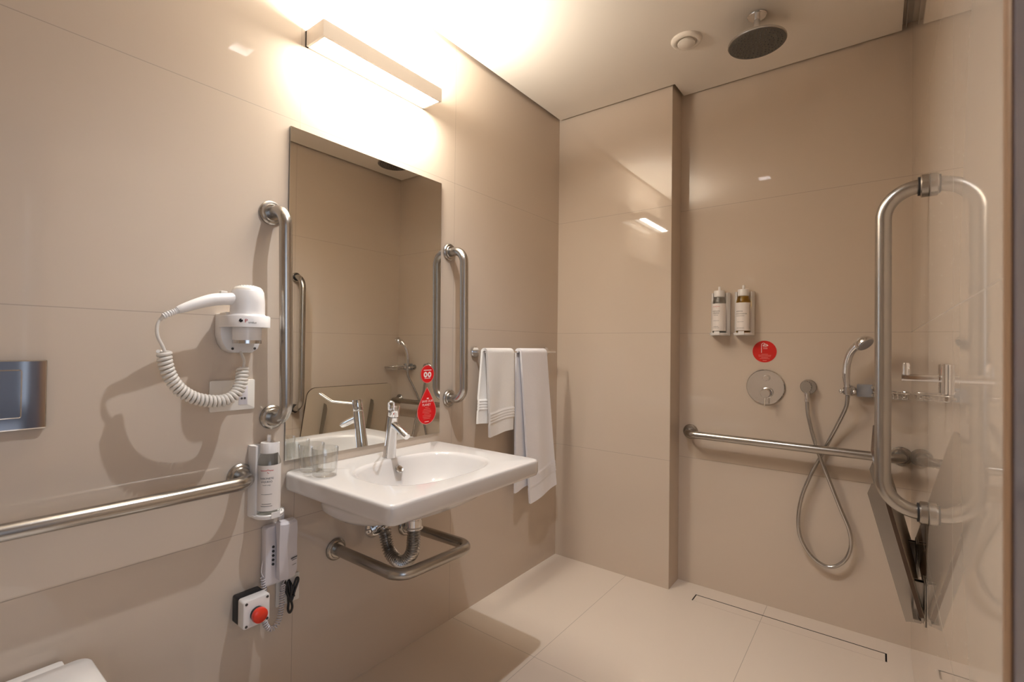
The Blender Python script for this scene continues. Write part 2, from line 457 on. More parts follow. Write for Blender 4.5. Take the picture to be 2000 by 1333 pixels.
OX = 0.085
grab_bar('upright brushed steel grab bar at the left edge of the mirror', [(0.002, 0.700, 1.527), (OX, 0.700, 1.527), (OX, 0.712, 0.928), (0.002, 0.712, 0.928)], 0.05,
         [((0, 0.700, 1.527), (1, 0, 0)), ((0, 0.712, 0.928), (1, 0, 0))])
grab_bar('upright brushed steel grab bar between mirror and towels', [(0.002, 1.440, 1.532), (OX, 1.440, 1.532), (OX, 1.449, 0.926), (0.002, 1.449, 0.926)], 0.05,
         [((0, 1.440, 1.532), (1, 0, 0)), ((0, 1.449, 0.926), (1, 0, 0))])
grab_bar('long horizontal steel grab bar on the left wall beside the toilet', [(0.002, 0.626, 0.772), (OX, 0.626, 0.772), (OX, -0.30, 0.776), (0.002, -0.30, 0.776)], 0.05,
         [((0, 0.626, 0.772), (1, 0, 0)), ((0, -0.30, 0.776), (1, 0, 0))])
grab_bar('horizontal steel rail looping out beneath the washbasin', [(0.002, 0.931, 0.470), (0.318, 0.934, 0.470), (0.330, 1.235, 0.466), (0.002, 1.228, 0.462)], 0.05,
         [((0, 0.931, 0.470), (1, 0, 0)), ((0, 1.228, 0.462), (1, 0, 0))])
grab_bar('horizontal steel grab bar low on the shower wall behind the hose', [(0.690, YS - 0.002, 0.738), (0.690, YS - OX, 0.738), (1.495, YS - OX, 0.735), (1.495, YS - 0.002, 0.735)], 0.05,
         [((0.690, YS, 0.738), (0, -1, 0)), ((1.495, YS, 0.735), (0, -1, 0))])
# D-shaped bar on the right wall
DY = 1.603
db = thing('grab_bar', (XR, DY, 1.56), 'tall D-shaped brushed steel grab bar on the right shower wall', 'grab bar', 'stainless grab bars')
dz0, dz1, dxb = 0.737, 1.564, 1.4335
obj('tube', MB().tube(fillet([(XR - 0.012, DY, dz1), (dxb, DY, dz1), (dxb, DY, dz0), (XR - 0.012, DY, dz0)], 0.075, 12), 0.018, 22), M['steel'], db, smooth=0.8)
for z in (dz1, dz0):
    obj('flange', MB().lathe([(0.027, 0), (0.0285, 0.002), (0.0285, 0.015), (0.026, 0.0175), (0.019, 0.018)], (XR, DY, z), (-1, 0, 0), 36), M['steel'], db, smooth=0.5)
    obj('gasket', MB().lathe([(0.0235, 0.0175), (0.0235, 0.022), (0.018, 0.022)], (XR, DY, z), (-1, 0, 0), 32), M['black'], db, smooth=0.5)

# ------------------------------------------------------------------ wall lamp above the mirror
wl = thing('wall_lamp', (0, 1.045, 2.07), 'long box-shaped up and down light above the mirror', 'wall lamp')
ly0, ly1, lz0, lz1, lx = 0.798, 1.289, 2.069, 2.119, 0.100
hb = MB()
hb.box(0.092, lx, ly0, ly1, lz0, lz1).box(0, 0.0922, ly0, ly0 + 0.008, lz0, lz1).box(0, 0.0922, ly1 - 0.008, ly1, lz0, lz1).box(0, 0.006, ly0, ly1, lz0, lz1)
obj('housing', hb, M['lamp_body'], wl, smooth=0)
obj('lower_diffuser', MB().box(0.0065, 0.0915, ly0 + 0.0085, ly1 - 0.0085, lz0 + 0.004, lz0 + 0.008), M['lamp_glow'], wl, smooth=0)
obj('upper_diffuser', MB().box(0.0065, 0.0915, ly0 + 0.0085, ly1 - 0.0085, lz1 - 0.012, lz1 - 0.008), M['lamp_glow'], wl, smooth=0)


# ------------------------------------------------------------------ mirror and its stickers
mi = thing('mirror', (0, 1.07, 0.79), 'tall frameless rectangular wall mirror above the washbasin', 'mirror')
mc = [(0.752, 0.792), (1.392, 0.792), (1.386, 1.804), (0.752, 1.804)]
obj('backing', MB().prism([(a + 0.001 * (1 if a < 1 else -1), b) for a, b in mc], (0.0, 0, 0), (0, 1, 0), (0, 0, 1), 0.0045), M['mirror_edge'], mi, smooth=0)
obj('mirror_glass', MB().prism(mc, (0.0046, 0, 0), (0, 1, 0), (0, 0, 1), 0.0016), M['mirror'], mi, smooth=0)

def on_left(x, y0, z0): return lambda u, v: (x, y0 + u, z0 + v)
sx = 0.0066
cs = thing('round_sticker', (sx, 1.322, 1.031), 'small round red sticker with two white symbols on the mirror', 'sticker')
obj('sheet', MB().prism(circ(0.0352), (sx, 1.322, 1.031), (0, 1, 0), (0, 0, 1), 0.0006), M['red'], cs, smooth=0)
obj('border', MB().quads([[(sx + 0.0007, 1.322 + q[0], 1.031 + q[1]) for q in circ(0.0355)], [(sx + 0.0007, 1.322 + q[0], 1.031 + q[1]) for q in circ(0.0338)]]), M['pink_edge'], cs, smooth=0)
ov = lambda a, b, n=24: [(a * math.cos(2 * PI * k / n), b * math.sin(2 * PI * k / n)) for k in range(n + 1)]
fn = on_left(sx + 0.0009, 1.322, 1.031)
lettering('print', [(None, (0.040, 0.0026), 0, 0.0155), (ov(0.0066, 0.0082), 0.006, -0.0105, -0.002), (ov(0.0066, 0.0082), 0.006, 0.0105, -0.002), (None, (0.030, 0.002), 0, -0.0165)], fn, M['print_white'], cs)
ds = thing('drop_sticker', (sx, 1.321, 0.90), 'red water-drop sticker with white lettering on the mirror', 'sticker')
def drop(k=1.0):
    pts = []
    R = 0.0495 * k; cy = -0.022
    for i in range(41):
        a = PI + 0.42 + (2 * PI - 2 * (0.42) - PI) * i / 40 if False else (math.radians(152) + math.radians(236) * i / 40)
        pts.append((R * math.cos(a), cy + R * 1.02 * math.sin(a)))
    # right flank up to the tip, then down the left
    pr_ = pts[-1]; pl_ = pts[0]; tip = (0, 0.0735 * k)
    for w in (0.35, 0.7): pts.append((pr_[0] + (tip[0] - pr_[0]) * w + 0.002 * k, pr_[1] + (tip[1] - pr_[1]) * w))
    pts.append(tip)
    for w in (0.3, 0.65): pts.append((tip[0] + (pl_[0] - tip[0]) * w - 0.002 * k, tip[1] + (pl_[1] - tip[1]) * w))
    return pts
dc = (1.321, 0.906)
obj('sheet', MB().prism(drop(), (sx, dc[0], dc[1]), (0, 1, 0), (0, 0, 1), 0.0006), M['red'], ds, smooth=0)
obj('border', MB().quads([[(sx + 0.0007, dc[0] + q[0], dc[1] + q[1]) for q in drop(1.01)], [(sx + 0.0007, dc[0] + q[0], dc[1] + q[1]) for q in drop(0.965)]]), M['pink_edge'], ds, smooth=0)
fn = on_left(sx + 0.0009, dc[0], dc[1])
lettering('slogan', [('SAVE OUR', 0.0125, 0.002, 0.018), ('PLANET', 0.0125, -0.002, 0.004), (None, (0.010, 0.004), 0.004, 0.029)], fn, M['print_white'], ds)
lettering('footer_print', [(None, (0.022, 0.002), 0, -0.062)], fn, M['print_white'], ds)
lettering('small_print', [(None, (w, 0.0014), 0, y) for w, y in ((0.018, -0.006), (0.034, -0.013), (0.044, -0.019), (0.046, -0.025), (0.028, -0.0315), (0.044, -0.038), (0.042, -0.044), (0.034, -0.050))], fn, M['print_rose'], ds)

# ------------------------------------------------------------------ washbasin
def rr_ray(cx, cy, x0, x1, y0, y1, r, a):
    """where a ray from (cx, cy) at angle a leaves a rounded rectangle"""
    dx, dy = math.cos(a), math.sin(a)
    t = 1e9
    for d, lo, hi, c in ((dx, x0, x1, cx), (dy, y0, y1, cy)):
        if d > 1e-9: t = min(t, (hi - c) / d)
        elif d < -1e-9: t = min(t, (lo - c) / d)
    x, y = cx + dx * t, cy + dy * t
    for qx, sxn in ((x0 + r, -1), (x1 - r, 1)):
        for qy, syn in ((y0 + r, -1), (y1 - r, 1)):
            if (x - qx) * sxn > 0 and (y - qy) * syn > 0:
                ex, ey = cx - qx, cy - qy
                B = ex * dx + ey * dy; Cc = ex * ex + ey * ey - r * r
                disc = B * B - Cc
                if disc > 0:
                    tt = -B + math.sqrt(disc); x, y = cx + dx * tt, cy + dy * tt
    return x, y

bs = thing('washbasin', (0, 1.07, 0.60), 'white ceramic washbasin with an oval bowl fixed under the mirror', 'washbasin')
bx0, bx1, by0, by1, bz = 0.0, 0.502, 0.750, 1.388, 0.758
ccx, ccy = 0.268, 1.062
def sup(a, hx, hy, n=2.7):
    c, s_ = math.cos(a), math.sin(a)
    k = (abs(c / hx) ** n + abs(s_ / hy) ** n) ** (-1 / n)
    return ccx + c * k, ccy + s_ * k
NB = 240
angs = [2 * PI * k / NB for k in range(NB)]
rings = []
for sc_, dz in ((0.07, -0.128), (0.3, -0.126), (0.55, -0.118), (0.72, -0.100), (0.84, -0.070), (0.92, -0.036), (0.965, -0.012), (0.99, -0.003), (1.015, -0.0005), (1.05, 0.0)):
    rings.append([(sup(a, 0.160 * sc_, 0.216 * sc_)[0], sup(a, 0.160 * sc_, 0.216 * sc_)[1] + 0.008 * sc_, bz + dz) for a in angs])
for ins, dz in ((0.010, 0.001), (0.004, 0.0), (0.001, -0.004), (0.0, -0.010), (0.0, -0.040), (0.003, -0.050), (0.010, -0.054)):
    rings.append([(*rr_ray(ccx, ccy, bx0 + (0 if False else 0.0), bx1 - ins, by0 + ins, by1 - ins, 0.022, a), bz + dz) for a in angs])
for f, dz in ((0.25, -0.056), (0.55, -0.061), (0.8, -0.072), (1.0, -0.090), (1.12, -0.108), (1.3, -0.122), (1.7, -0.130), (2.0, -0.130)):
    row = []
    for a in angs:
        o = rr_ray(ccx, ccy, bx0, bx1 - 0.01, by0 + 0.01, by1 - 0.01, 0.022, a)
        if f <= 1.0:
            i = sup(a, 0.185, 0.285, 2.5); i = (max(0.002, i[0] - 0.045), i[1]); row.append((max(0.001, o[0] + (i[0] - o[0]) * f), o[1] + (i[1] - o[1]) * f, bz + dz))
        else:
            k = 2.05 - f; i = sup(a, 0.185 * k, 0.285 * k, 2.5); row.append((max(0.002, i[0] - 0.045), i[1], bz + dz))
    rings.append(row)
bb = MB().quads(rings, True, False, True, True)
obj('basin_body', bb, M['ceramic'], bs, smooth=0.9)
obj('overflow_ring', MB().lathe([(0.006, 0), (0.0135, 0.0), (0.0145, 0.003), (0.0125, 0.006), (0.009, 0.004)], (0.128, 1.085, 0.722), (0.8, 0, 0.6), 24), M['chrome_dull'], bs)
obj('overflow_hole', MB().lathe([(0.0085, 0.0), (0.0085, 0.0035)], (0.128, 1.085, 0.722), (0.8, 0, 0.6), 24), M['hole'], bs)
obj('drain_plug', MB().lathe([(0.028, 0), (0.028, 0.003), (0.02, 0.006)], (ccx, ccy, bz - 0.129), (0, 0, 1), 28), M['chrome'], bs)

# tap
tp = thing('faucet', (0.084, 1.08, 0.758), 'chrome single-lever tap with a long loop handle on the washbasin', 'tap')
ta, tb = Vector((0.082, 1.080, 0.757)), Vector((0.106, 1.076, 0.908))
dirb = (tb - ta).normalized()
obj('body', MB().lathe([(0.0235, 0), (0.0235, 0.004), (0.022, 0.008), (0.0195, 0.08), (0.0185, 0.145)], ta, dirb, 36), M['chrome'], tp)
cap_o = ta + dirb * 0.1465
obj('cap', MB().lathe([(0.0178, 0), (0.0188, 0.002), (0.0188, 0.038), (0.0178, 0.0405), (0.006, 0.0415)], cap_o, dirb, 36), M['chrome'], tp)
s0 = Vector((0.112, 1.074, 0.874)); s1 = Vector((0.190, 1.066, 0.842))
obj('spout', MB().tube([s0, s0.lerp(s1, .5), s1.lerp(s0, 0.06), s1], [0.0125, 0.012, 0.0115, 0.010], 24), M['chrome'], tp)
hc = cap_o + dirb * 0.022
hl = []
wv = Vector((0.63, 0.77, 0)).normalized() * 0.008
A, Bq, Cq = hc + Vector((0.012, -0.008, 0.004)), Vector((0.173, 1.012, 0.936)), Vector((0.209, 0.983, 0.966))
loop = fillet([A + wv, Bq + wv, Cq + wv, Cq - wv, Bq - wv, A - wv], [0.02, 0.007, 0.007, 0.02], 6)
obj('lever', MB().tube(loop, 0.0028, 10), M['chrome'], tp)
obj('temperature_dot', MB().lathe([(0.002, 0), (0.002, 0.001)], cap_o + dirb * 0.010 + Vector((0.0148, -0.0112, 0)), (0.8, -0.6, 0), 12), M['red_dark'], tp)

# waste trap
tr = thing('waste_trap', (0.20, 1.08, 0.40), 'corrugated flexible chrome drain pipe under the washbasin', 'drain pipe')
pth = smooth_path([(0.212, 1.08, 0.548), (0.212, 1.08, 0.505), (0.205, 1.08, 0.462), (0.172, 1.08, 0.425), (0.130, 1.08, 0.418), (0.088, 1.08, 0.440), (0.070, 1.08, 0.480), (0.062, 1.08, 0.505), (0.045, 1.08, 0.512), (0.012, 1.08, 0.500)], 20)
pth = resample(pth, 0.0014)
obj('corrugated_pipe', MB().tube(pth, [0.0190 + 0.0036 * math.cos(i * 2 * PI / 6) for i in range(len(pth))], 24), M['chrome_dull'], tr, smooth=1.2)
obj('nut', MB().lathe([(0.030, 0), (0.030, 0.004), (0.027, 0.008), (0.027, 0.03), (0.030, 0.034), (0.030, 0.050), (0.022, 0.052), (0.022, 0.088)], (0.212, 1.08, 0.545), (0, 0, 1), 32), M['chrome'], tr)
obj('wall_rosette', MB().lathe([(0.036, 0), (0.036, 0.003), (0.030, 0.012), (0.023, 0.018)], (0, 1.08, 0.497), (1, 0, 0), 36), M['chrome'], tr)

# tumblers
def tumbler(loc, label):
    t = thing('drinking_glass', loc, label, 'drinking glass', 'tumblers on the washbasin')
    pr = [(0.0, 0.001), (0.030, 0.001), (0.0335, 0.004), (0.0345, 0.02), (0.0365, 0.05), (0.0375, 0.082), (0.0368, 0.0832), (0.0358, 0.082), (0.0345, 0.05), (0.0315, 0.022), (0.028, 0.014), (0.0, 0.012)]
    obj('glass_body', MB().lathe(pr, loc, (0, 0, 1), 40, False, False), M['glass'], t, smooth=1.0)
tumbler((0.128, 0.808, bz), 'clear drinking glass at the front left of the washbasin')
tumbler((0.048, 0.812, bz), 'clear drinking glass nearest the mirror on the washbasin')

# ------------------------------------------------------------------ towels
tw = thing('towel_rail', (0, 1.60, 1.12), 'slim chrome towel rail holding two white towels', 'towel rail')
TX, TZ = 0.070, 1.118
obj('bar', MB().tube(fillet([(0.004, 1.602, TZ + 0.001), (TX, 1.602, TZ), (TX, 2.168, TZ), (0.004, 2.168, TZ)], 0.010, 6), 0.0055, 14), M['chrome'], tw, smooth=0.8)
for y in (1.602, 2.168):
    obj('flange', MB().lathe([(0.0235, 0), (0.0235, 0.010), (0.0215, 0.012), (0.010, 0.012)], (0, y, TZ), (1, 0, 0), 32), M['chrome'], tw)

def towel(label, m, front, back, waves, seed, bands):
    """front / back = (y left at the bar, y right at the bar, y left at the hem, y right at the hem, hem z left, hem z right)"""
    rnd = random.Random(seed)
    NU, NV = 40, 110
    def sheet(side, off, z_in):
        """one face of the cloth from the bar down; off = distance from the bar axis"""
        a = front if side > 0 else back
        rows = []
        for i in range(NV + 1):
            w = i / NV; row = []
            for j in range(NU + 1):
                s_ = j / NU
                yl = a[0] + (a[2] - a[0]) * w; yr = a[1] + (a[3] - a[1]) * w
                hem = a[4] + (a[5] - a[4]) * s_
                z = TZ - (TZ - hem) * w
                y = yl + (yr - yl) * s_
                x = off
                amp = 0.006 * min(1, w * 1.6)
                x += amp * (math.sin(s_ * waves * 2 * PI + seed + w * 0.8) + 0.5 * math.sin(s_ * waves * 4.3 + 2 * seed - w))
                d = (z - hem)
                for b in bands:
                    x += side * 0.0036 * math.exp(-((d - b) / 0.0045) ** 2)
                z += 0.0025 * math.sin(s_ * 9 + seed) * w
                row.append((TX + x * side if side < 0 else TX + x, y, z))
            rows.append(row)
        return rows
    def fold(off):
        rows = []
        for i in range(1, 8):
            th = PI * i / 8; row = []
            for j in range(NU + 1):
                s_ = j / NU
                y0 = front[0] + (front[1] - front[0]) * s_; y1 = back[0] + (back[1] - back[0]) * s_; k = i / 8
                row.append((TX + off * math.cos(th), y0 + (y1 - y0) * k, TZ + off * math.sin(th)))
            rows.append(row)
        return rows
    out_f = sheet(1, 0.0185, 0); out_b = sheet(-1, 0.0165, 0)
    outer = list(reversed(out_f)) + fold(0.018) + out_b
    inn_f = [[(p[0] - 0.011, p[1], p[2] + 0.001) for p in r] for r in out_f]; inn_b = [[(p[0] + 0.010, p[1], p[2] + 0.001) for p in r] for r in out_b]
    inner = list(reversed(inn_f)) + fold(0.0062) + inn_b
    mb = MB()
    NR = len(outer)
    # closed skin: outer rows joined to inner rows all the way round
    mb.quads([list(o) + list(reversed(i)) for o, i in zip(outer, inner)], True, False, True, True)
    o = obj('towel', mb, m, None, (TX, (front[0] + front[1]) / 2, min(front[4], back[4])), smooth=1.0)
    return tag(o, label, 'towel', 'white towels')
towel('short white hand towel hanging on the rail nearest the mirror', M['towel'], (1.592, 1.780, 1.606, 1.778, 0.748, 0.766), (1.588, 1.772, 1.572, 1.760, 0.806, 0.812), 1.1, 1.3, (0.062, 0.074, 0.086, 0.098))
towel('long white bath towel hanging at the far end of the rail', M['towel_cool'], (1.838, 2.056, 1.932, 2.166, 0.385, 0.425), (1.834, 2.050, 1.832, 2.09, 0.455, 0.47), 1.2, 4.1, (0.082, 0.096, 0.110, 0.124))

# ------------------------------------------------------------------ hair dryer and its holder
hh = thing('hair_dryer_holder', (0, 0.61, 1.12), 'white plastic wall holder with a ring carrying the hair dryer', 'hair dryer holder')
ho = [(-0.052, 0.058), (-0.052, 0.0), (-0.046, -0.022), (-0.036, -0.038), (-0.018, -0.047), (0.030, -0.047), (0.046, -0.036), (0.052, -0.018), (0.052, 0.060)]
hy, hz_ = 0.606, 1.165
obj('back_plate', MB().prism(ho, (0, hy, hz_), (0, 1, 0), (0, 0, 1), 0.040, bev=0.004), M['plastic'], hh, smooth=0.6)
# collar: a D-shaped band running out from the wall round the barrel
BYc, BXc = 0.598, 0.092
def dband(o, z0, z1):
    pts = []
    for k in range(25):
        a = -PI / 2 + PI * k / 24; pts.append((BXc + o * math.cos(a), BYc + o * math.sin(a)))
    pts += [(0.041, BYc + o - 0.004), (0.041, BYc - o + 0.004)]
    return pts
ring = MB()
oo, ii = dband(0.0545, 0, 0), [(BXc + 0.041 * math.cos(2 * PI * k / 27), BYc + 0.041 * math.sin(2 * PI * k / 27)) for k in range(27)]
# inner loop ordered to follow the outer one
ii = [(BXc + 0.041 * math.cos(-PI / 2 + PI * k / 24), BYc + 0.041 * math.sin(-PI / 2 + PI * k / 24)) for k in range(25)] + [(BXc - 0.030, BYc + 0.030), (BXc - 0.030, BYc - 0.030)]
z0, z1 = 1.186, 1.2165
ring.quads([[(p[0], p[1], z) for p in L_] for L_, z in ((ii, z0), (oo, z0), ([(q[0], q[1]) for q in oo], z1 - 0.003), (dband(0.052, 0, 0), z1), (ii, z1))], True, True)
obj('collar', ring, M['plastic'], hh, smooth=0.7)
obj('hook_rest', MB().box(0.030, 0.075, 0.552, 0.585, 1.205, 1.226, bev=0.006), M['plastic_warm'], hh)
for dy, dz in ((-0.022, -0.036), (0.036, -0.035)):
    obj('screw', MB().lathe([(0.0034, 0), (0.0034, 0.001)], (0.0402, hy + dy, hz_ + dz), (1, 0, 0), 14), M['dark'], hh)
a_log = math.radians(-28)
def on_ring(u, v):
    a = a_log + u / 0.0548; return (BXc + 0.0550 * math.cos(a), BYc + 0.0550 * math.sin(a), 1.2005 + v)
lettering('logo_mark', [([(0.0045 * math.cos(2 * PI * k / 5 + .9) * (0.5), 0.0045 * math.sin(2 * PI * k / 5 + .9) * (0.5)) for k in range(6)], 0.006, -0.011, 0.0015)], on_ring, M['black'], hh)
lettering('logo_letter', [('P', 0.0135, 0.001, 0.0005)], on_ring, M['print_red'], hh)
lettering('logo_script', [('urelux', 0.0075, 0.0155, -0.0030)], on_ring, M['print_dark'], hh)

hd = thing('hair_dryer', (BXc, BYc, 1.15), 'white hair dryer standing nozzle-down in its wall holder, coiled cord hanging', 'hair dryer')
obj('barrel', MB().lathe([(0.034, 0), (0.0345, 0.055), (0.037, 0.0565), (0.0455, 0.0575), (0.0455, 0.064), (0.0415, 0.068), (0.0412, 0.10), (0.0385, 0.128), (0.036, 0.132)], (BXc, BYc, 1.152), (0, 0, 1), 40), M['plastic'], hd, smooth=0.6)
obj('nozzle_ring', MB().lathe([(0.0305, 0), (0.0345, 0.0), (0.0345, 0.0085), (0.03, 0.0085)], (BXc, BYc, 1.1435), (0, 0, 1), 40), M['chrome_dull'], hd)
obj('rear_grille', MB().lathe([(0.0365, 0), (0.0355, 0.003), (0.030, 0.009), (0.018, 0.0135), (0.0, 0.015)], (BXc, BYc, 1.2835), (0, 0, 1), 36), M['plastic_warm'], hd, smooth=1)
gm = MB()
for rr_, zz in ((0.012, 1.2975), (0.019, 1.2962), (0.025, 1.2940)):
    for k in range(int(rr_ * 900)):
        a = 2 * PI * k / int(rr_ * 900); gm.lathe([(0.0012, 0), (0.0012, 0.0012)], (BXc + rr_ * math.cos(a), BYc + rr_ * math.sin(a), zz), (0, 0, 1), 6)
gh = obj('grille_holes', gm, M['plastic_grey'], hd, smooth=0); gh['kind'] = 'stuff'
hp = smooth_path([(BXc, BYc - 0.012, 1.262), (BXc, 0.555, 1.258), (BXc + 0.002, 0.515, 1.2525), (BXc + 0.004, 0.478, 1.240), (BXc + 0.004, 0.446, 1.2255), (BXc + 0.004, 0.436, 1.221)], 10)
hr = [0.0165 + (0.0155 - 0.0165) * min(1, i / 12) - 0.0075 * max(0, (i - 20) / 30) for i in range(len(hp))]
obj('handle', MB().tube(hp, hr, 22), M['plastic'], hd, smooth=0.9)
obj('switch', MB().box(BXc - 0.006, BXc + 0.006, 0.530, 0.546, 1.267, 1.277, bev=0.002), M['plastic_warm'], hd)
sl = smooth_path([(BXc + 0.004, 0.438, 1.2215), (BXc + 0.004, 0.424, 1.2145), (BXc + 0.003, 0.408, 1.205)], 14)
obj('strain_relief', MB().tube(sl, [0.0068 + 0.0012 * math.cos(i * 2 * PI / 4) for i in range(len(sl))], 16), M['plastic'], hd, smooth=1.2)
xc = 0.092
cp = smooth_path([(xc, 0.408, 1.205), (xc, 0.398, 1.186), (xc, 0.398, 1.160), (xc, 0.408, 1.136), (xc, 0.413, 1.122)], 8)
cpath = smooth_path([(xc, 0.412, 1.124), (xc, 0.414, 1.100), (xc, 0.424, 1.065), (xc, 0.444, 1.033), (xc, 0.474, 1.010), (xc, 0.508, 0.999), (xc, 0.540, 0.997), (xc, 0.568, 1.008), (xc - 0.006, 0.584, 1.030), (xc - 0.012, 0.592, 1.056), (xc - 0.018, 0.596, 1.080)], 14)
ck = coil(cpath, 0.0122, 0.0098, 12)
obj('coiled_cord', MB().tube(cp, 0.0038, 10).tube(ck, 0.0042, 8).tube(smooth_path([(xc - 0.018, 0.598, 1.078), (0.068, 0.602, 1.098), (0.035, 0.606, 1.122)], 8), 0.0038, 10), M['plastic_warm'], hd, smooth=1.2)

# wall socket plate behind the cord
so = thing('wall_socket', (0, 0.60, 0.955), 'cream socket plate on the wall behind the dryer cord', 'socket')
obj('plate', MB().prism(rrect(0.117, 0.084, 0.004), (0, 0.6015, 1.000), (0, 1, 0), (0, 0, 1), 0.007, bev=0.0015), M['plastic_warm'], so)
obj('blank_module', MB().box(0.0071, 0.0080, 0.574, 0.600, 0.976, 1.024, bev=0.0004), M['plastic_warm'], so)
obj('shaver_socket', MB().box(0.0071, 0.0080, 0.616, 0.640, 0.972, 1.024, bev=0.0004), M['plastic_lilac'], so)
obj('socket_hole', MB().lathe([(0.003, 0), (0.003, 0.001)], (0.0081, 0.624, 0.990), (1, 0, 0), 12).lathe([(0.003, 0), (0.003, 0.001)], (0.0081, 0.632, 0.990), (1, 0, 0), 12), M['dark'], so)

# ------------------------------------------------------------------ soap dispensers: bracket + bottle
def dispenser(org, out, side, blabel, clabel, bot_mat, lines, script, rot, tall=1.0):
    """org = middle of the bracket foot at the wall; out = away from the wall; side = to the right along the wall"""
    O, F, S = Vector(org), Vector(out), Vector(side); Zv = Vector((0, 0, 1))
    W, HT = 0.080, 0.200
    br = thing('dispenser_bracket', O, clabel, 'dispenser bracket', 'bottle brackets')
    mb = MB()
    # C-shaped back: flat back with two curled flanks
    prof = [(-W / 2, 0.0), (-W / 2 - 0.001, 0.018), (-W / 2 + 0.006, 0.032), (-W / 2 + 0.011, 0.033), (-W / 2 + 0.011, 0.009), (W / 2 - 0.011, 0.009), (W / 2 - 0.011, 0.033), (W / 2 - 0.006, 0.032), (W / 2 + 0.001, 0.018), (W / 2, 0.0)]
    mb.quads([[O + S * p[0] + F * p[1] + Zv * z for p in prof] for z in (0.0, HT)], True, False, True, True)
    obj('back', mb, M['plastic'], br, smooth=0.6)
    R = 0.0300; cx = 0.041
    # round ledge
    led = [(S * (0.039 * math.cos(a)) + F * (cx + 0.039 * math.sin(a))) for a in [PI * k / 20 for k in range(21)]]
    led = led + [S * (-0.039) + F * 0.004, S * 0.039 + F * 0.004]
    obj('ledge', MB().quads([[O + q + Zv * z for q in led] for z in (0.0, 0.006)], True, False, True, True), M['plastic'], br, smooth=0.6)
    obj('lip', MB().tube([O + S * (0.037 * math.cos(a)) + F * (cx + 0.037 * math.sin(a)) + Zv * 0.008 for a in [PI * (0.05 + 0.9 * k / 24) for k in range(25)]], 0.0035, 10), M['plastic'], br)
    obj('clip', MB().box(-0.012, 0.012, -0.003, 0.003, 0.0, 0.016, bev=0.001).bm and MB().quads([[O + F * (cx + 0.0395) + S * x + Zv * z + F * d for x, d in ((-0.012, 0), (0.012, 0), (0.012, 0.002), (-0.012, 0.002))] for z in (0.002, 0.018)], True, False, True, True), M['plastic'], br, smooth=0)
    bt = thing('soap_bottle', O + F * cx + Zv * 0.0065, blabel, 'bottle', 'refill soap bottles')
    B0 = O + F * cx + Zv * 0.0065
    obj('bottle_body', MB().lathe([(0.0285, 0.0), (R, 0.002), (R, 0.146), (R - 0.001, 0.150), (0.024, 0.166), (0.0205, 0.172), (0.0205, 0.178)], B0, Zv, 40), bot_mat, bt, smooth=0.7)
    obj('cap', MB().lathe([(0.0225, 0.172), (0.0235, 0.173), (0.0235, 0.200), (0.0225, 0.202), (0.0, 0.202)], B0, Zv, 36), M['plastic'], bt, smooth=0.6)
    obj('pump_head', MB().lathe([(0.0055, 0.202), (0.0055, 0.220), (0.0045, 0.222), (0, 0.222)], B0 - F * 0.004, Zv, 18), M['plastic'], bt, smooth=0.6)
    a0 = math.radians(rot)
    def wrap(k): return lambda u, v: B0 + S * ((R + k) * math.sin(a0 + u / R)) + F * ((R + k) * math.cos(a0 + u / R)) + Zv * v
    f = wrap(0.0006)
    obj('paper_label', MB().quads([[f(-0.052 + 0.104 * k / 40, z) for k in range(41)] for z in (0.014, 0.141)], False), M['label'], bt, smooth=1)
    f2 = wrap(0.0010)
    lettering('product_name', [l for l in lines if l[0]], f2, M['print_dark'], bt)
    sp = [l for l in lines if not l[0]]
    lettering('small_print', [l for l in sp if l[3] < 0.05 and l[2] < 0.04], f2, M['print_dark'], bt)
    lettering('volume_print', [l for l in sp if 0.05 <= l[3] < 0.07 and l[2] < 0.04], f2, M['print_dark'], bt)
    if any(l[3] >= 0.07 and l[2] < 0.04 for l in sp): lettering('subtitle_print', [l for l in sp if l[3] >= 0.07 and l[2] < 0.04], f2, M['print_dark'], bt)
    if any(l[2] > 0.04 for l in sp): lettering('side_print', [l for l in sp if l[2] > 0.04], f2, M['print_dark'], bt)
    if script: lettering('red_script', script, f2, M['print_red'], bt)
    return br
def wav(w, h, n=26): return [(-w / 2 + w * i / n, h * math.sin(i * 1.5) * (0.4 + 0.6 * (i % 5 == 3)) + (0.003 if i in (15, 16) else 0)) for i in range(n + 1)]
script = [(wav(0.034, 0.0016), 0.0014, 0, 0.127), ([(0.0, 0.0), (0.001, -0.004), (0.004, -0.005)], 0.0010, 0.002, 0.124)]
soap = [('SABONETE', 0.0072, 0, 0.105), ('LÍQUIDO', 0.0072, 0, 0.096), ('hand soap', 0.0050, 0, 0.087), (None, (0.028, 0.0010), 0, 0.061), (None, (0.024, 0.0012), 0, 0.034), (None, (0.030, 0.0012), 0, 0.028)]
dispenser((0, 0.688, 0.655), (1, 0, 0), (0, 1, 0), 'clear liquid soap bottle in the bracket beside the washbasin', 'white wall bracket beside the washbasin holding a clear soap bottle', M['bottle_clear'], soap, script, -38)
dispenser((0.828, YS, 1.207), (0, -1, 0), (1, 0, 0), 'clear soap bottle on the shower wall, left of the amber one', 'white bracket of the clear bottle on the shower wall', M['bottle_clear'], soap, script, -14)
sham = [('SHAMPOO', 0.0072, -0.006, 0.101), ('CONDICIONADOR', 0.0066, 0.0, 0.090), (None, (0.040, 0.0012), -0.002, 0.081), (None, (0.030, 0.0010), 0, 0.054), (None, (0.034, 0.0012), 0, 0.026)] + [(None, (0.0045, 0.0012), 0.043, 0.13 - 0.0042 * k) for k in range(26)]
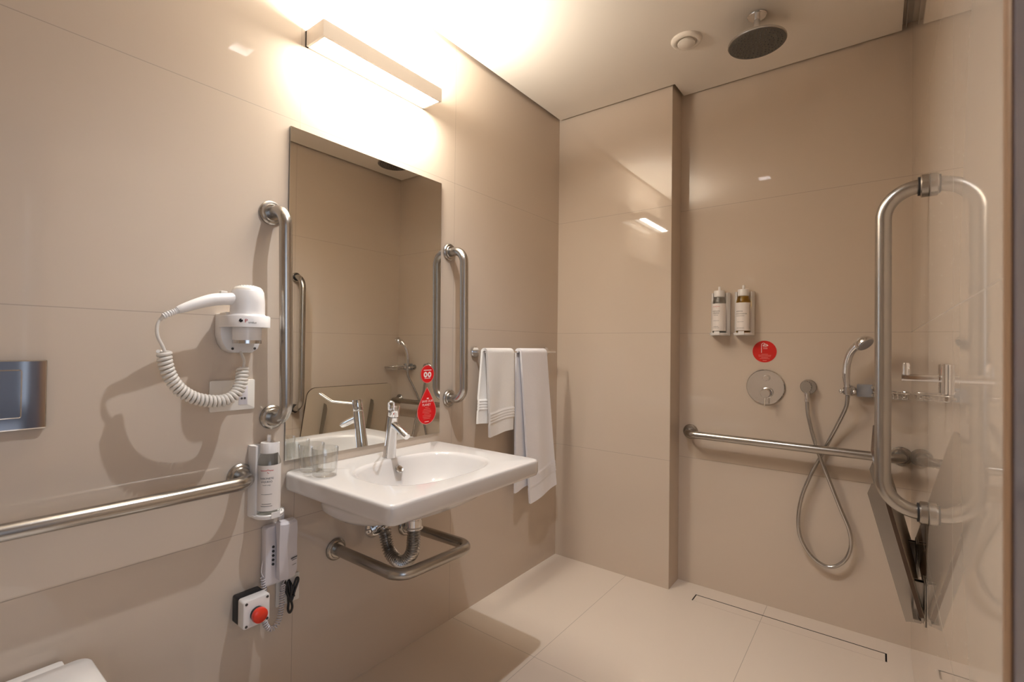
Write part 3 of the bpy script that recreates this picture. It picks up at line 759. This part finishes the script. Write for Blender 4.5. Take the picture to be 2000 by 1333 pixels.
dispenser((0.932, YS, 1.207), (0, -1, 0), (1, 0, 0), 'amber shampoo bottle on the shower wall', 'white bracket of the amber shampoo bottle on the shower wall', M['bottle_amber'], sham, None, -14)

# ------------------------------------------------------------------ emergency phone, alarm button, cable
ph = thing('intercom_phone', (0, 0.73, 0.44), 'pale grey wall telephone under the soap bottle by the basin', 'telephone')
obj('base', MB().prism(rrect(0.088, 0.172, 0.010), (0, 0.731, 0.530), (0, 1, 0), (0, 0, 1), 0.030, bev=0.006), M['plastic_lilac'], ph, smooth=0.6)
hs = MB(); rws = []
for z, x0, x1, yc, w in ((0.456, 0.030, 0.052, 0.742, 0.030), (0.460, 0.028, 0.060, 0.742, 0.046), (0.480, 0.034, 0.066, 0.742, 0.052), (0.500, 0.040, 0.067, 0.741, 0.054), (0.560, 0.042, 0.067, 0.740, 0.054), (0.600, 0.036, 0.069, 0.740, 0.054), (0.622, 0.032, 0.068, 0.740, 0.052), (0.628, 0.033, 0.062, 0.740, 0.046)):
    rws.append([(x0, yc - w / 2, z), (x1 - 0.010, yc - w / 2, z), (x1, yc - w * (0.06 + 0.9 * (z - 0.45)), z), (x1 - 0.008, yc + w / 2 - 0.002, z), (x1 - 0.014, yc + w / 2, z), (x0, yc + w / 2, z)])
hso = obj('handset', hs.quads(rws, True, False, True, True), M['plastic_lilac'], ph, smooth=0.5)
lettering('handset_print', [(None, (0.022, 0.0032), 0.0, 0.0), (None, (0.018, 0.0016), 0.001, -0.006), (None, (0.014, 0.0012), 0.001, -0.020)], lambda u, v: (0.0655 - 0.27 * u, 0.753 + u, 0.520 + v), M['print_dark'], ph)
for k in range(5):
    obj('key', MB().lathe([(0.0035, 0), (0.0035, 0.003), (0.002, 0.004)], (0.030, 0.7085, 0.556 - 0.0125 * k), (1, 0, 0), 12), M['black'], ph)
xk = 0.022
pc0 = smooth_path([(0.012, 0.6905, 0.523), (xk, 0.682, 0.512), (xk, 0.680, 0.490), (xk, 0.686, 0.474)], 8)
pc1 = smooth_path([(xk, 0.686, 0.474), (xk, 0.688, 0.44), (xk, 0.688, 0.40), (xk, 0.690, 0.36), (xk, 0.697, 0.330), (xk, 0.712, 0.315), (xk, 0.728, 0.322), (xk, 0.737, 0.345), (xk, 0.741, 0.375), (xk, 0.742, 0.405), (xk + 0.004, 0.742, 0.435)], 12)
obj('coiled_cord', MB().tube(pc0, 0.0016, 8).tube(coil(pc1, 0.0064, 0.0072, 12), 0.0016, 6).tube(smooth_path([(xk + 0.004, 0.742, 0.435), (0.034, 0.742, 0.448), (0.042, 0.742, 0.460)], 5), 0.0016, 8), M['plastic_lilac'], ph, smooth=1.2)
tag(obj('cable_cover', MB().box(0, 0.012, 0.738, 0.750, 0.6165, 0.655, bev=0.001), M['plastic'], None, (0, 0.744, 0.6165)), 'short white cable cover between soap bracket and telephone', 'cable cover')

op = thing('cord_outlet', (0, 0.765, 0.37), 'small cream outlet plate below the telephone with bundled black cable', 'outlet')
obj('plate', MB().prism(rrect(0.072, 0.082, 0.004), (0, 0.768, 0.402), (0, 1, 0), (0, 0, 1), 0.006, bev=0.001), M['plastic_warm'], op)
bl = MB()
bl.tube(smooth_path([(0.012, 0.752, 0.440), (0.018, 0.758, 0.410), (0.020, 0.763, 0.375), (0.020, 0.762, 0.350), (0.020, 0.768, 0.338), (0.020, 0.775, 0.352), (0.020, 0.768, 0.385), (0.020, 0.764, 0.415), (0.016, 0.762, 0.432)], 8), 0.0036, 8)
bl.tube(smooth_path([(0.010, 0.748, 0.428), (0.018, 0.750, 0.420), (0.022, 0.760, 0.392), (0.022, 0.770, 0.372), (0.020, 0.782, 0.398), (0.018, 0.794, 0.425), (0.018, 0.788, 0.432), (0.020, 0.776, 0.405), (0.022, 0.766, 0.376)], 8), 0.0036, 8)
bl.tube(smooth_path([(0.022, 0.762, 0.384), (0.026, 0.774, 0.388), (0.022, 0.779, 0.384)], 6), 0.003, 8)
bl.tube(smooth_path([(0.006, 0.770, 0.430), (0.022, 0.770, 0.418), (0.024, 0.768, 0.395), (0.024, 0.766, 0.375)], 6), 0.0036, 8)
obj('cable_bundle', bl, M['black'], op, smooth=1.0)

ab = thing('alarm_button', (0, 0.645, 0.35), 'grey and black emergency box with a red mushroom button', 'emergency button')
ay, az = 0.6475, 0.4085
obj('back_box', MB().prism(rrect(0.070, 0.074, 0.006), (0, ay, az), (0, 1, 0), (0, 0, 1), 0.034, bev=0.002), M['black'], ab)
obj('cover', MB().prism(rrect(0.072, 0.076, 0.007), (0.0345, ay, az), (0, 1, 0), (0, 0, 1), 0.034, bev=0.004), M['plastic'], ab)
for dy in (-0.028, 0.028):
    for dz in (-0.030, 0.030):
        obj('screw', MB().lathe([(0.0036, 0), (0.0036, 0.001)], (0.0686, ay + dy, az + dz), (1, 0, 0), 14), M['dark'], ab)
obj('collar', MB().lathe([(0.0185, 0), (0.0175, 0.010), (0.012, 0.011)], (0.0686, ay, az - 0.004), (1, 0, 0), 28), M['black'], ab)
obj('push_button', MB().lathe([(0.012, 0.008), (0.0195, 0.010), (0.0205, 0.014), (0.0195, 0.022), (0.015, 0.0255), (0.0, 0.0268)], (0.0686, ay, az - 0.004), (1, 0, 0), 36), M['red_button'], ab)

# ------------------------------------------------------------------ toilet, flush plate, bin
tl = thing('toilet', (0.28, 0.11, 0), 'white wall-hung toilet with its lid closed at the bottom left', 'toilet')
ty = 0.105
def dsh(L0, L1, hw, back_r, n=2.6):
    """outline of a toilet seen from above: square back, round front"""
    pts = []
    xm = L0 + (L1 - L0) * 0.45
    for k in range(33):
        a = -PI / 2 + PI * k / 32; c, s_ = math.cos(a), math.sin(a)
        kk = (abs(c) ** n + abs(s_) ** n) ** (-1 / n); pts.append((xm + (L1 - xm) * c * kk, ty + hw * s_ * kk))
    for k in range(9):
        a = PI / 2 + PI / 2 * k / 8; pts.append((L0 + back_r + back_r * math.cos(a), ty + hw - back_r + back_r * math.sin(a)))
    for k in range(9):
        a = PI + PI / 2 * k / 8; pts.append((L0 + back_r + back_r * math.cos(a), ty - hw + back_r + back_r * math.sin(a)))
    return pts
lv = [(0.12, 0.30, 0.10, 0.05, 0.09), (0.02, 0.36, 0.13, 0.03, 0.13), (0.001, 0.44, 0.150, 0.03, 0.22), (0.001, 0.51, 0.165, 0.04, 0.34), (0.001, 0.535, 0.168, 0.045, 0.425), (0.003, 0.533, 0.166, 0.045, 0.431)]
obj('bowl', MB().quads([[(p[0], p[1], z) for p in dsh(a, b, w, r_)] for a, b, w, r_, z in lv], True, False, True, True), M['ceramic'], tl, smooth=0.8)
obj('seat', MB().quads([[(p[0], p[1], z) for p in dsh(0.062 + i_, 0.545 - i_, 0.188 - i_, 0.02)] for i_, z in ((0.004, 0.432), (0, 0.435), (0, 0.445), (0.003, 0.447))], True, False, True, True), M['plastic'], tl, smooth=0.7)
obj('lid', MB().quads([[(p[0], p[1], z) for p in dsh(0.060 + i_, 0.548 - i_, 0.190 - i_, 0.022)] for i_, z in ((0.003, 0.448), (0, 0.450), (0, 0.459), (0.004, 0.464), (0.03, 0.467))], True, False, True, True), M['plastic'], tl, smooth=0.8)
obj('hinge', MB().box(0.012, 0.060, ty - 0.150, ty + 0.155, 0.4315, 0.452, bev=0.006), M['plastic'], tl)
fp = thing('flush_plate', (0, 0.105, 0.958), 'polished chrome flush plate on the wall above the toilet', 'flush plate')
obj('frame', MB().prism(rrect(0.240, 0.146, 0.003), (0, 0.106, 1.031), (0, 1, 0), (0, 0, 1), 0.012, bev=0.003), M['chrome'], fp, smooth=0.25)
obj('large_button', MB().prism(rrect(0.150, 0.100, 0.004), (0.0121, 0.112, 1.034), (0, 1, 0), (0, 0, 1), 0.006, bev=0.002), M['chrome'], fp, smooth=0.25)
obj('small_button', MB().prism(rrect(0.034, 0.100, 0.004), (0.0121, 0.012, 1.034), (0, 1, 0), (0, 0, 1), 0.006, bev=0.002), M['chrome'], fp, smooth=0.25)
wb = thing('waste_bin', (0.30, 0.52, 0), 'round metal waste bin seen mirrored in the tiles below the alarm box', 'waste bin')
obj('body', MB().lathe([(0.094, 0.0), (0.096, 0.003), (0.103, 0.235), (0.100, 0.235)], (0.30, 0.52, 0.0), (0, 0, 1), 40), M['metal_bin'], wb)
obj('lid', MB().lathe([(0.105, 0.2355), (0.106, 0.240), (0.100, 0.248), (0.04, 0.252), (0, 0.2525)], (0.30, 0.52, 0.0), (0, 0, 1), 40), M['metal_bin'], wb, smooth=0.8)

# ------------------------------------------------------------------ shower wall
vs = thing('shower_valve', (1.018, YS, 0.975), 'round chrome shower mixer plate with a knob and small lever', 'shower valve')
obj('plate', MB().lathe([(0.078, 0), (0.078, 0.006), (0.075, 0.009), (0, 0.0095)], (1.018, YS, 0.975), (0, -1, 0), 64), M['chrome'], vs, smooth=0.5)
obj('diverter_knob', MB().lathe([(0.013, 0), (0.013, 0.022), (0.0115, 0.025), (0, 0.0255)], (1.024, YS - 0.0095, 1.016), (0, -1, 0), 28), M['chrome'], vs, smooth=0.5)
obj('cartridge', MB().lathe([(0.024, 0), (0.024, 0.003), (0.0215, 0.004), (0.0205, 0.045), (0.018, 0.048), (0, 0.049)], (1.026, YS - 0.0095, 0.950), (0, -1, 0), 32), M['chrome'], vs, smooth=0.5)
obj('lever', MB().tube([(1.0255, YS - 0.048, 0.938), (1.0255, YS - 0.055, 0.920), (1.0255, YS - 0.063, 0.896)], [0.0042, 0.0038, 0.0034], 14), M['chrome'], vs)
obj('index_mark', MB().box(1.030, 1.042, YS - 0.0104, YS - 0.0096, 0.958, 0.96), M['dark'], vs, smooth=0)
ss = thing('shower_sticker', (1.013, YS, 1.135), 'round red sticker with a shower symbol above the mixer', 'sticker')
obj('sheet', MB().prism(circ(0.049), (1.013, YS, 1.1345), (1, 0, 0), (0, 0, 1), 0.0008), M['red_dark'], ss, smooth=0)
fs = lambda u, v: (1.013 + u, YS - 0.0012, 1.1345 + v)
arc = [(-0.012, -0.006)] + [(-0.012, 0.030)] + [(-0.012 + 0.008 * (1 - math.cos(a)), 0.030 + 0.008 * math.sin(a)) for a in (0.5, 1.0, 1.5, 2.0)] + [(0.004, 0.033)]
fan = [(-0.006, 0.0265), (-0.002, 0.031), (0.004, 0.033), (0.010, 0.031), (0.014, 0.0265)]
lettering('symbol', [(arc, 0.0022, 0, 0), (fan, 0.003, 0, 0), (None, (0.022, 0.002), 0.004, 0.0262)] + [(None, (0.0022, 0.0026), -0.004 + 0.0045 * (k % 4) + (0.001 if k > 3 else 0), 0.021 - 0.0075 * (k // 4)) for k in range(8)], fs, M['print_white'], ss)
lettering('small_print', [(None, (w, 0.0016), 0.001, y) for w, y in ((0.026, -0.012), (0.052, -0.0165), (0.050, -0.0225), (0.028, -0.0275), (0.040, -0.032))] + [(None, (0.016, 0.0022), 0.001, -0.0405)], fs, M['print_rose'], ss)

we = thing('hose_outlet', (1.183, YS, 0.985), 'ribbed chrome hose outlet on the shower wall beside the mixer', 'hose outlet')
obj('escutcheon', MB().lathe([(0.031, 0), (0.031, 0.006), (0.029, 0.008), (0.017, 0.009)], (1.184, YS, 0.986), (0, -1, 0), 36), M['chrome_dull'], we)
rib = [((0.0165 + 0.0022 * (k % 2)) * math.cos(2 * PI * k / 28), (0.0165 + 0.0022 * (k % 2)) * math.sin(2 * PI * k / 28) * 1.35) for k in range(28)]
obj('elbow', MB().prism(rib, (1.180, YS - 0.009, 0.986), (1, 0, 0), (0, 0, 1), 0.034, bev=0.0), M['chrome_dull'], we, smooth=0.3)
obj('hose_nut', MB().lathe([(0.0105, 0), (0.0105, 0.012), (0.009, 0.015), (0.009, 0.040), (0.0075, 0.042)], (1.1805, YS - 0.028, 0.965), (0.03, 0, -1), 20), M['chrome'], we)

hsx = 1.3255; hsy = YS - 0.075
hk = thing('shower_holder', (1.3255, YS, 0.98), 'chrome wall clip holding the hand shower upright', 'shower holder')
obj('wall_disc', MB().lathe([(0.018, 0), (0.018, 0.006), (0.007, 0.008), (0.007, 0.055)], (1.332, YS, 0.982), (0, -1, 0), 24), M['chrome_dull'], hk)
obj('cradle', MB().lathe([(0.0145, -0.014), (0.0155, 0.0), (0.0150, 0.014), (0.0118, 0.0145), (0.0112, -0.0135)], (hsx, hsy, 0.982), (0, 0, 1), 24, False, False), M['chrome_dull'], hk)
for sgn in (-1, 1):
    obj('knob', MB().sphere((hsx + sgn * 0.0215, hsy, 0.980), 0.0095, (0.9, 1, 1)), M['chrome'], hk, smooth=1)
hsn = thing('hand_shower', (hsx, hsy, 0.985), 'chrome hand shower with a curved handle resting in its clip', 'hand shower')
hpth = smooth_path([(1.3250, hsy, 0.966), (1.3225, hsy, 1.010), (1.3205, hsy - 0.002, 1.050), (1.3240, hsy - 0.008, 1.095), (1.3360, hsy - 0.018, 1.135), (1.3560, hsy - 0.028, 1.163), (1.3740, hsy - 0.034, 1.176)], 8)
hrad = [0.0085 + 0.0055 * min(1, i / 16) + (0.003 * max(0, (i - 32) / 16)) for i in range(len(hpth))]
obj('handle', MB().tube(hpth, hrad, 20), M['chrome'], hsn, smooth=0.9)
hax = Vector((0.60, -0.38, -0.70)).normalized(); hcn = Vector((1.3790, hsy - 0.037, 1.173))
obj('spray_head', MB().lathe([(0.010, -0.026), (0.022, -0.020), (0.031, -0.008), (0.034, 0.003), (0.0335, 0.008), (0.030, 0.0095)], hcn, hax, 32), M['chrome'], hsn, smooth=0.8)
obj('spray_face', MB().lathe([(0.0295, 0.0096), (0.0285, 0.0115), (0, 0.012)], hcn, hax, 32), M['plastic_grey'], hsn)
hy_ = YS - 0.035
hpts = [(1.1815, YS - 0.028, 0.925), (1.186, hy_, 0.870), (1.205, hy_, 0.780), (1.230, hy_ - 0.012, 0.700), (1.262, hy_ - 0.010, 0.610), (1.300, hy_, 0.500), (1.330, hy_, 0.420), (1.336, hy_, 0.350), (1.312, hy_, 0.285), (1.262, hy_, 0.250), (1.205, hy_, 0.275), (1.163, hy_, 0.340), (1.152, hy_, 0.420), (1.165, hy_, 0.520), (1.198, hy_, 0.620), (1.230, hy_ + 0.012, 0.695), (1.268, hy_ + 0.004, 0.785), (1.303, hy_ - 0.020, 0.870), (1.321, hy_ - 0.036, 0.920), (1.3255, hsy, 0.965)]
hpp = resample(smooth_path(hpts, 14), 0.0020)
tag(obj('shower_hose', MB().tube(hpp, [0.0072 + 0.0006 * (1 if i % 2 else -1) for i in range(len(hpp))], 12), M['chrome_dull'], None, (1.18, YS, 0.25), smooth=1.2), 'flexible metal shower hose hanging in a loop on the shower wall', 'hose')

sb = thing('soap_basket', (1.38, YS, 0.98), 'chrome wire soap basket in the shower corner beside the hand shower', 'soap basket')
obj('wall_block', MB().box(1.354, 1.405, YS - 0.035, YS, 0.958, 1.008, bev=0.003), M['plastic_grey'], sb)
obj('fixing_pin', MB().tube([(1.405, YS - 0.03, 0.980), (1.432, YS - 0.045, 0.982)], 0.004, 10).box(1.400, 1.412, YS - 0.040, YS - 0.034, 0.962, 0.974, bev=0.001).box(1.400, 1.412, YS - 0.040, YS - 0.034, 0.992, 1.004, bev=0.001), M['chrome_dull'], sb)
bx_, by_ = 1.468, YS - 0.075
rim = [(bx_ + q[0], by_ + q[1], 0.985) for q in rrect(0.100, 0.120, 0.02)]
obj('rim', MB().tube(rim, 0.0026, 8, closed=True), M['chrome'], sb)
wr_ = MB().tube([(bx_ + q[0] * 0.92, by_ + q[1] * 0.92, 0.965) for q in rrect(0.100, 0.120, 0.02)], 0.0018, 8, closed=True)
for k in range(7):
    x = bx_ - 0.04 + 0.08 * k / 6
    wr_.tube(fillet([(x, by_ - 0.059, 0.984), (x, by_ - 0.056, 0.966), (x, by_ + 0.056, 0.966), (x, by_ + 0.059, 0.984)], 0.006, 4), 0.0015, 6)
obj('wire_grid', wr_, M['chrome'], sb, smooth=1)

# ------------------------------------------------------------------ right wall: robe hook and folding seat
rh = thing('robe_hook', (XR, 1.20, 1.095), 'chrome robe hook with an upturned end on the right wall', 'hook')
obj('plate', MB().box(XR - 0.009, XR, 1.168, 1.232, 1.066, 1.121, bev=0.002), M['chrome'], rh)
obj('arm', MB().tube([(XR - 0.008, 1.20, 1.0935), (1.4605, 1.20, 1.0935)], 0.0070, 20), M['chrome'], rh)
obj('upright', MB().tube([(1.4670, 1.20, 1.0985), (1.4670, 1.20, 1.118), (1.4670, 1.20, 1.1215)], [0.0058, 0.0058, 0.0045], 18), M['chrome'], rh)

st = thing('fold_down_bench', (XR, 1.95, 0.40), 'folded-up beige shower seat leaning out from the right wall', 'shower seat')
SY0, SY1 = 1.634, 2.290
tpv = Vector((1.4075, 0, 0.868)); btv = Vector((1.511, 0, 0.455))
up = (tpv - btv); Ls = up.length; up.normalize()
W2 = (SY1 - SY0) / 2
outl = []
hw, hh2, rc = W2, Ls / 2, 0.055
for cx_, cy_, a0, r_ in ((hw, hh2, 0, rc), (-hw, hh2, PI / 2, rc), (-hw, -hh2, PI, 0.012), (hw, -hh2, 3 * PI / 2, 0.012)):
    sx_, sy_ = (1 if cx_ > 0 else -1), (1 if cy_ > 0 else -1)
    for k in range(9):
        a = a0 + PI / 2 * k / 8; outl.append((cx_ - sx_ * r_ + r_ * math.cos(a), cy_ - sy_ * r_ + r_ * math.sin(a)))
mid = Vector((0, (SY0 + SY1) / 2, 0)) + (tpv + btv) / 2
nrm = Vector((0, 1, 0)).cross(up).normalized()     # towards the right wall (+x)
obj('seat_board', MB().prism(outl, mid, (0, 1, 0), up, 0.010, bev=0.0), M['seat'], st, smooth=0.4)
eo = [Vector((0, p[0], 0)) + up * p[1] for p in outl]
obj('edge_band', MB().quads([[mid + q * 1.001 + nrm * d for q in eo] for d in (0.0002, 0.0098)], True), M['seat_edge'], st, smooth=0.4)
for y in (1.760, 2.120):
    out_ = -nrm
    b0 = Vector((0, y, 0)) + btv - up * 0.060; t0 = Vector((0, y, 0)) + btv + up * 0.318
    pl = [b0 + out_ * 0.002, b0 + out_ * 0.040, t0 - up * 0.026 + out_ * 0.042, t0 + out_ * 0.026, t0 + out_ * 0.001]
    obj('support_fin', MB().quads([[p + Vector((0, d, 0)) for p in pl] for d in (-0.0025, 0.0025)], True, False, True, True), M['steel'], st, smooth=0)
for y in (1.700, 2.040):
    bk = obj('wall_bracket', MB().box(XR - 0.004, XR, y - 0.035, y + 0.035, 0.425, 0.535, bev=0.001).box(XR - 0.024, XR - 0.003, y - 0.012, y - 0.008, 0.425, 0.530).box(XR - 0.024, XR - 0.003, y + 0.008, y + 0.012, 0.425, 0.530), M['steel'], st, smooth=0.3)
    obj('pivot_pin', MB().tube([(XR - 0.016, y - 0.04, 0.440), (XR - 0.016, y + 0.04, 0.440)], 0.005, 12), M['chrome_dull'], bk)
obj('hinge_bar', MB().box(1.498, XR - 0.010, SY0 + 0.02, SY1 - 0.02, 0.436, 0.444, bev=0.001), M['steel'], st, smooth=0.3)

# ------------------------------------------------------------------ ceiling fittings
sh = thing('rain_shower', (1.056, 1.985, H), 'round rain shower head hanging from the ceiling', 'shower head')
shx, shy = 1.056, 1.988
obj('ceiling_flange', MB().lathe([(0.034, 0), (0.034, 0.003), (0.031, 0.006), (0.013, 0.007)], (shx, shy, H), (0, 0, -1), 36), M['chrome'], sh)
obj('stem', MB().lathe([(0.011, 0.006), (0.011, 0.070), (0.014, 0.072), (0.014, 0.090), (0.012, 0.093)], (shx, shy, H), (0, 0, -1), 24), M['chrome'], sh)
obj('head', MB().lathe([(0.012, 0.090), (0.020, 0.093), (0.095, 0.098), (0.100, 0.101), (0.100, 0.106), (0.098, 0.108)], (shx, shy, H), (0, 0, -1), 64), M['chrome_dull'], sh)
obj('spray_plate', MB().lathe([(0.0975, 0.1081), (0.096, 0.1095), (0, 0.1095)], (shx, shy, H), (0, 0, -1), 64), M['rubber'], sh)
nz = MB()
for k, n in ((0.014, 6), (0.028, 12), (0.042, 18), (0.056, 24), (0.070, 30), (0.084, 36)):
    for j in range(n):
        a = 2 * PI * j / n + k * 40; nz.lathe([(0.0026, 0), (0.0018, 0.0022)], (shx + k * math.cos(a), shy + k * math.sin(a), H - 0.1094), (0, 0, -1), 8)
n_ = obj('nozzles', nz, M['black'], sh); n_['kind'] = 'stuff'
cv = thing('ceiling_vent', (0.797, 1.979, H), 'round white extractor vent in the ceiling beside the shower head', 'vent')
obj('ring', MB().lathe([(0.060, 0), (0.060, 0.003), (0.056, 0.010), (0.046, 0.014), (0.041, 0.012), (0.039, 0.004)], (0.797, 1.979, H), (0, 0, -1), 48), M['ceiling'], cv, smooth=0.8)
obj('duct', MB().lathe([(0.0395, 0.0035), (0, 0.0035)], (0.797, 1.979, H), (0, 0, -1), 40), M['dark'], cv)
obj('valve_disc', MB().lathe([(0.031, 0.008), (0.034, 0.014), (0.034, 0.018), (0.030, 0.021), (0, 0.022)], (0.797, 1.979, H), (0, 0, -1), 48), M['ceiling'], cv, smooth=0.8)
# recessed downlight, outside the frame but mirrored in the tiles
dn = thing('downlight', (dlx, dly, H), 'square recessed ceiling downlight mirrored as a bright spot in the tiles', 'downlight')
q = dlh - 0.001
tb_ = MB()
for (x0, x1, y0, y1) in ((-q, -q + 0.004, -q, q), (q - 0.004, q, -q, q), (-q, q, -q, -q + 0.004), (-q, q, q - 0.004, q)):
    tb_.box(dlx + x0, dlx + x1, dly + y0, dly + y1, H, H + 0.05)
tb_.box(dlx - q, dlx + q, dly - q, dly + q, H + 0.05, H + 0.054)
obj('trim', tb_, M['print_white'], dn, smooth=0)
obj('lens', MB().lathe([(0.024, 0), (0.024, 0.003), (0.02, 0.004), (0, 0.004)], (dlx, dly, H + 0.050), (0, 0, -1), 28), M['down_glow'], dn)

# ------------------------------------------------------------------ light
def light(name, kind, loc, energy, col, **kw):
    l = bpy.data.lights.new(name, kind); l.energy = energy; l.color = col
    for k, v in kw.items(): setattr(l, k, v)
    o = bpy.data.objects.new(name, l); COL.objects.link(o); o.location = loc; return o
light('downlight_beam', 'SPOT', (dlx, dly, H + 0.040), 48, (0.93, 0.955, 1.0), spot_size=math.radians(150), spot_blend=0.9, shadow_soft_size=0.014)
for nm, z_, rx, w_ in (('lamp_down', lz0 + 0.0030, 0, 9.5), ('lamp_up', lz1 - 0.0070, PI, 25.0)):
    o_ = light(nm, 'AREA', (0.068, (ly0 + ly1) / 2, z_), w_, (1.0, 0.92, 0.80), shape='RECTANGLE', size=0.044, size_y=0.46)
    o_.rotation_euler = (rx, 0, 0)
wn = light('window_daylight', 'AREA', (BX - 0.02, (WY0 + WY1) / 2, (WZ0 + WZ1) / 2), 13, (0.70, 0.82, 1.0), shape='RECTANGLE', size=WY1 - WY0, size_y=WZ1 - WZ0)
wn.rotation_euler = (0, PI / 2, 0)
W = bpy.data.worlds.new('daylight'); SC.world = W; W.use_nodes = True
W.node_tree.nodes['Background'].inputs[0].default_value = (0.70, 0.82, 1.0, 1); W.node_tree.nodes['Background'].inputs[1].default_value = 0.4

# ------------------------------------------------------------------ camera
cam = bpy.data.cameras.new('camera'); co = bpy.data.objects.new('camera', cam); COL.objects.link(co)
R = Matrix(((0.796682, -0.002809, 0.604392), (0.604282, -0.015981, -0.79661), (0.011896, 0.999868, -0.011034)))
co.matrix_world = Matrix.Translation((1.426305, 0, 1.144323)) @ R.to_4x4()
cam.sensor_width = 36; cam.lens = 36 * 946.244 / 2000; cam.clip_start = 0.01
cam.dof.use_dof = True; cam.dof.focus_distance = 1.7; cam.dof.aperture_fstop = 5.6
SC.camera = co
SC.view_settings.view_transform = 'Standard'; SC.view_settings.look = 'None'
SC.view_settings.gamma = 1; SC.view_settings.exposure = 0.30; SC.view_settings.use_curve_mapping = False
cy = SC.cycles
cy.max_bounces = 14; cy.diffuse_bounces = 6; cy.glossy_bounces = 6; cy.transmission_bounces = 10
cy.blur_glossy = 1.0; cy.caustics_reflective = False; cy.caustics_refractive = False
cy.sample_clamp_indirect = 3.0
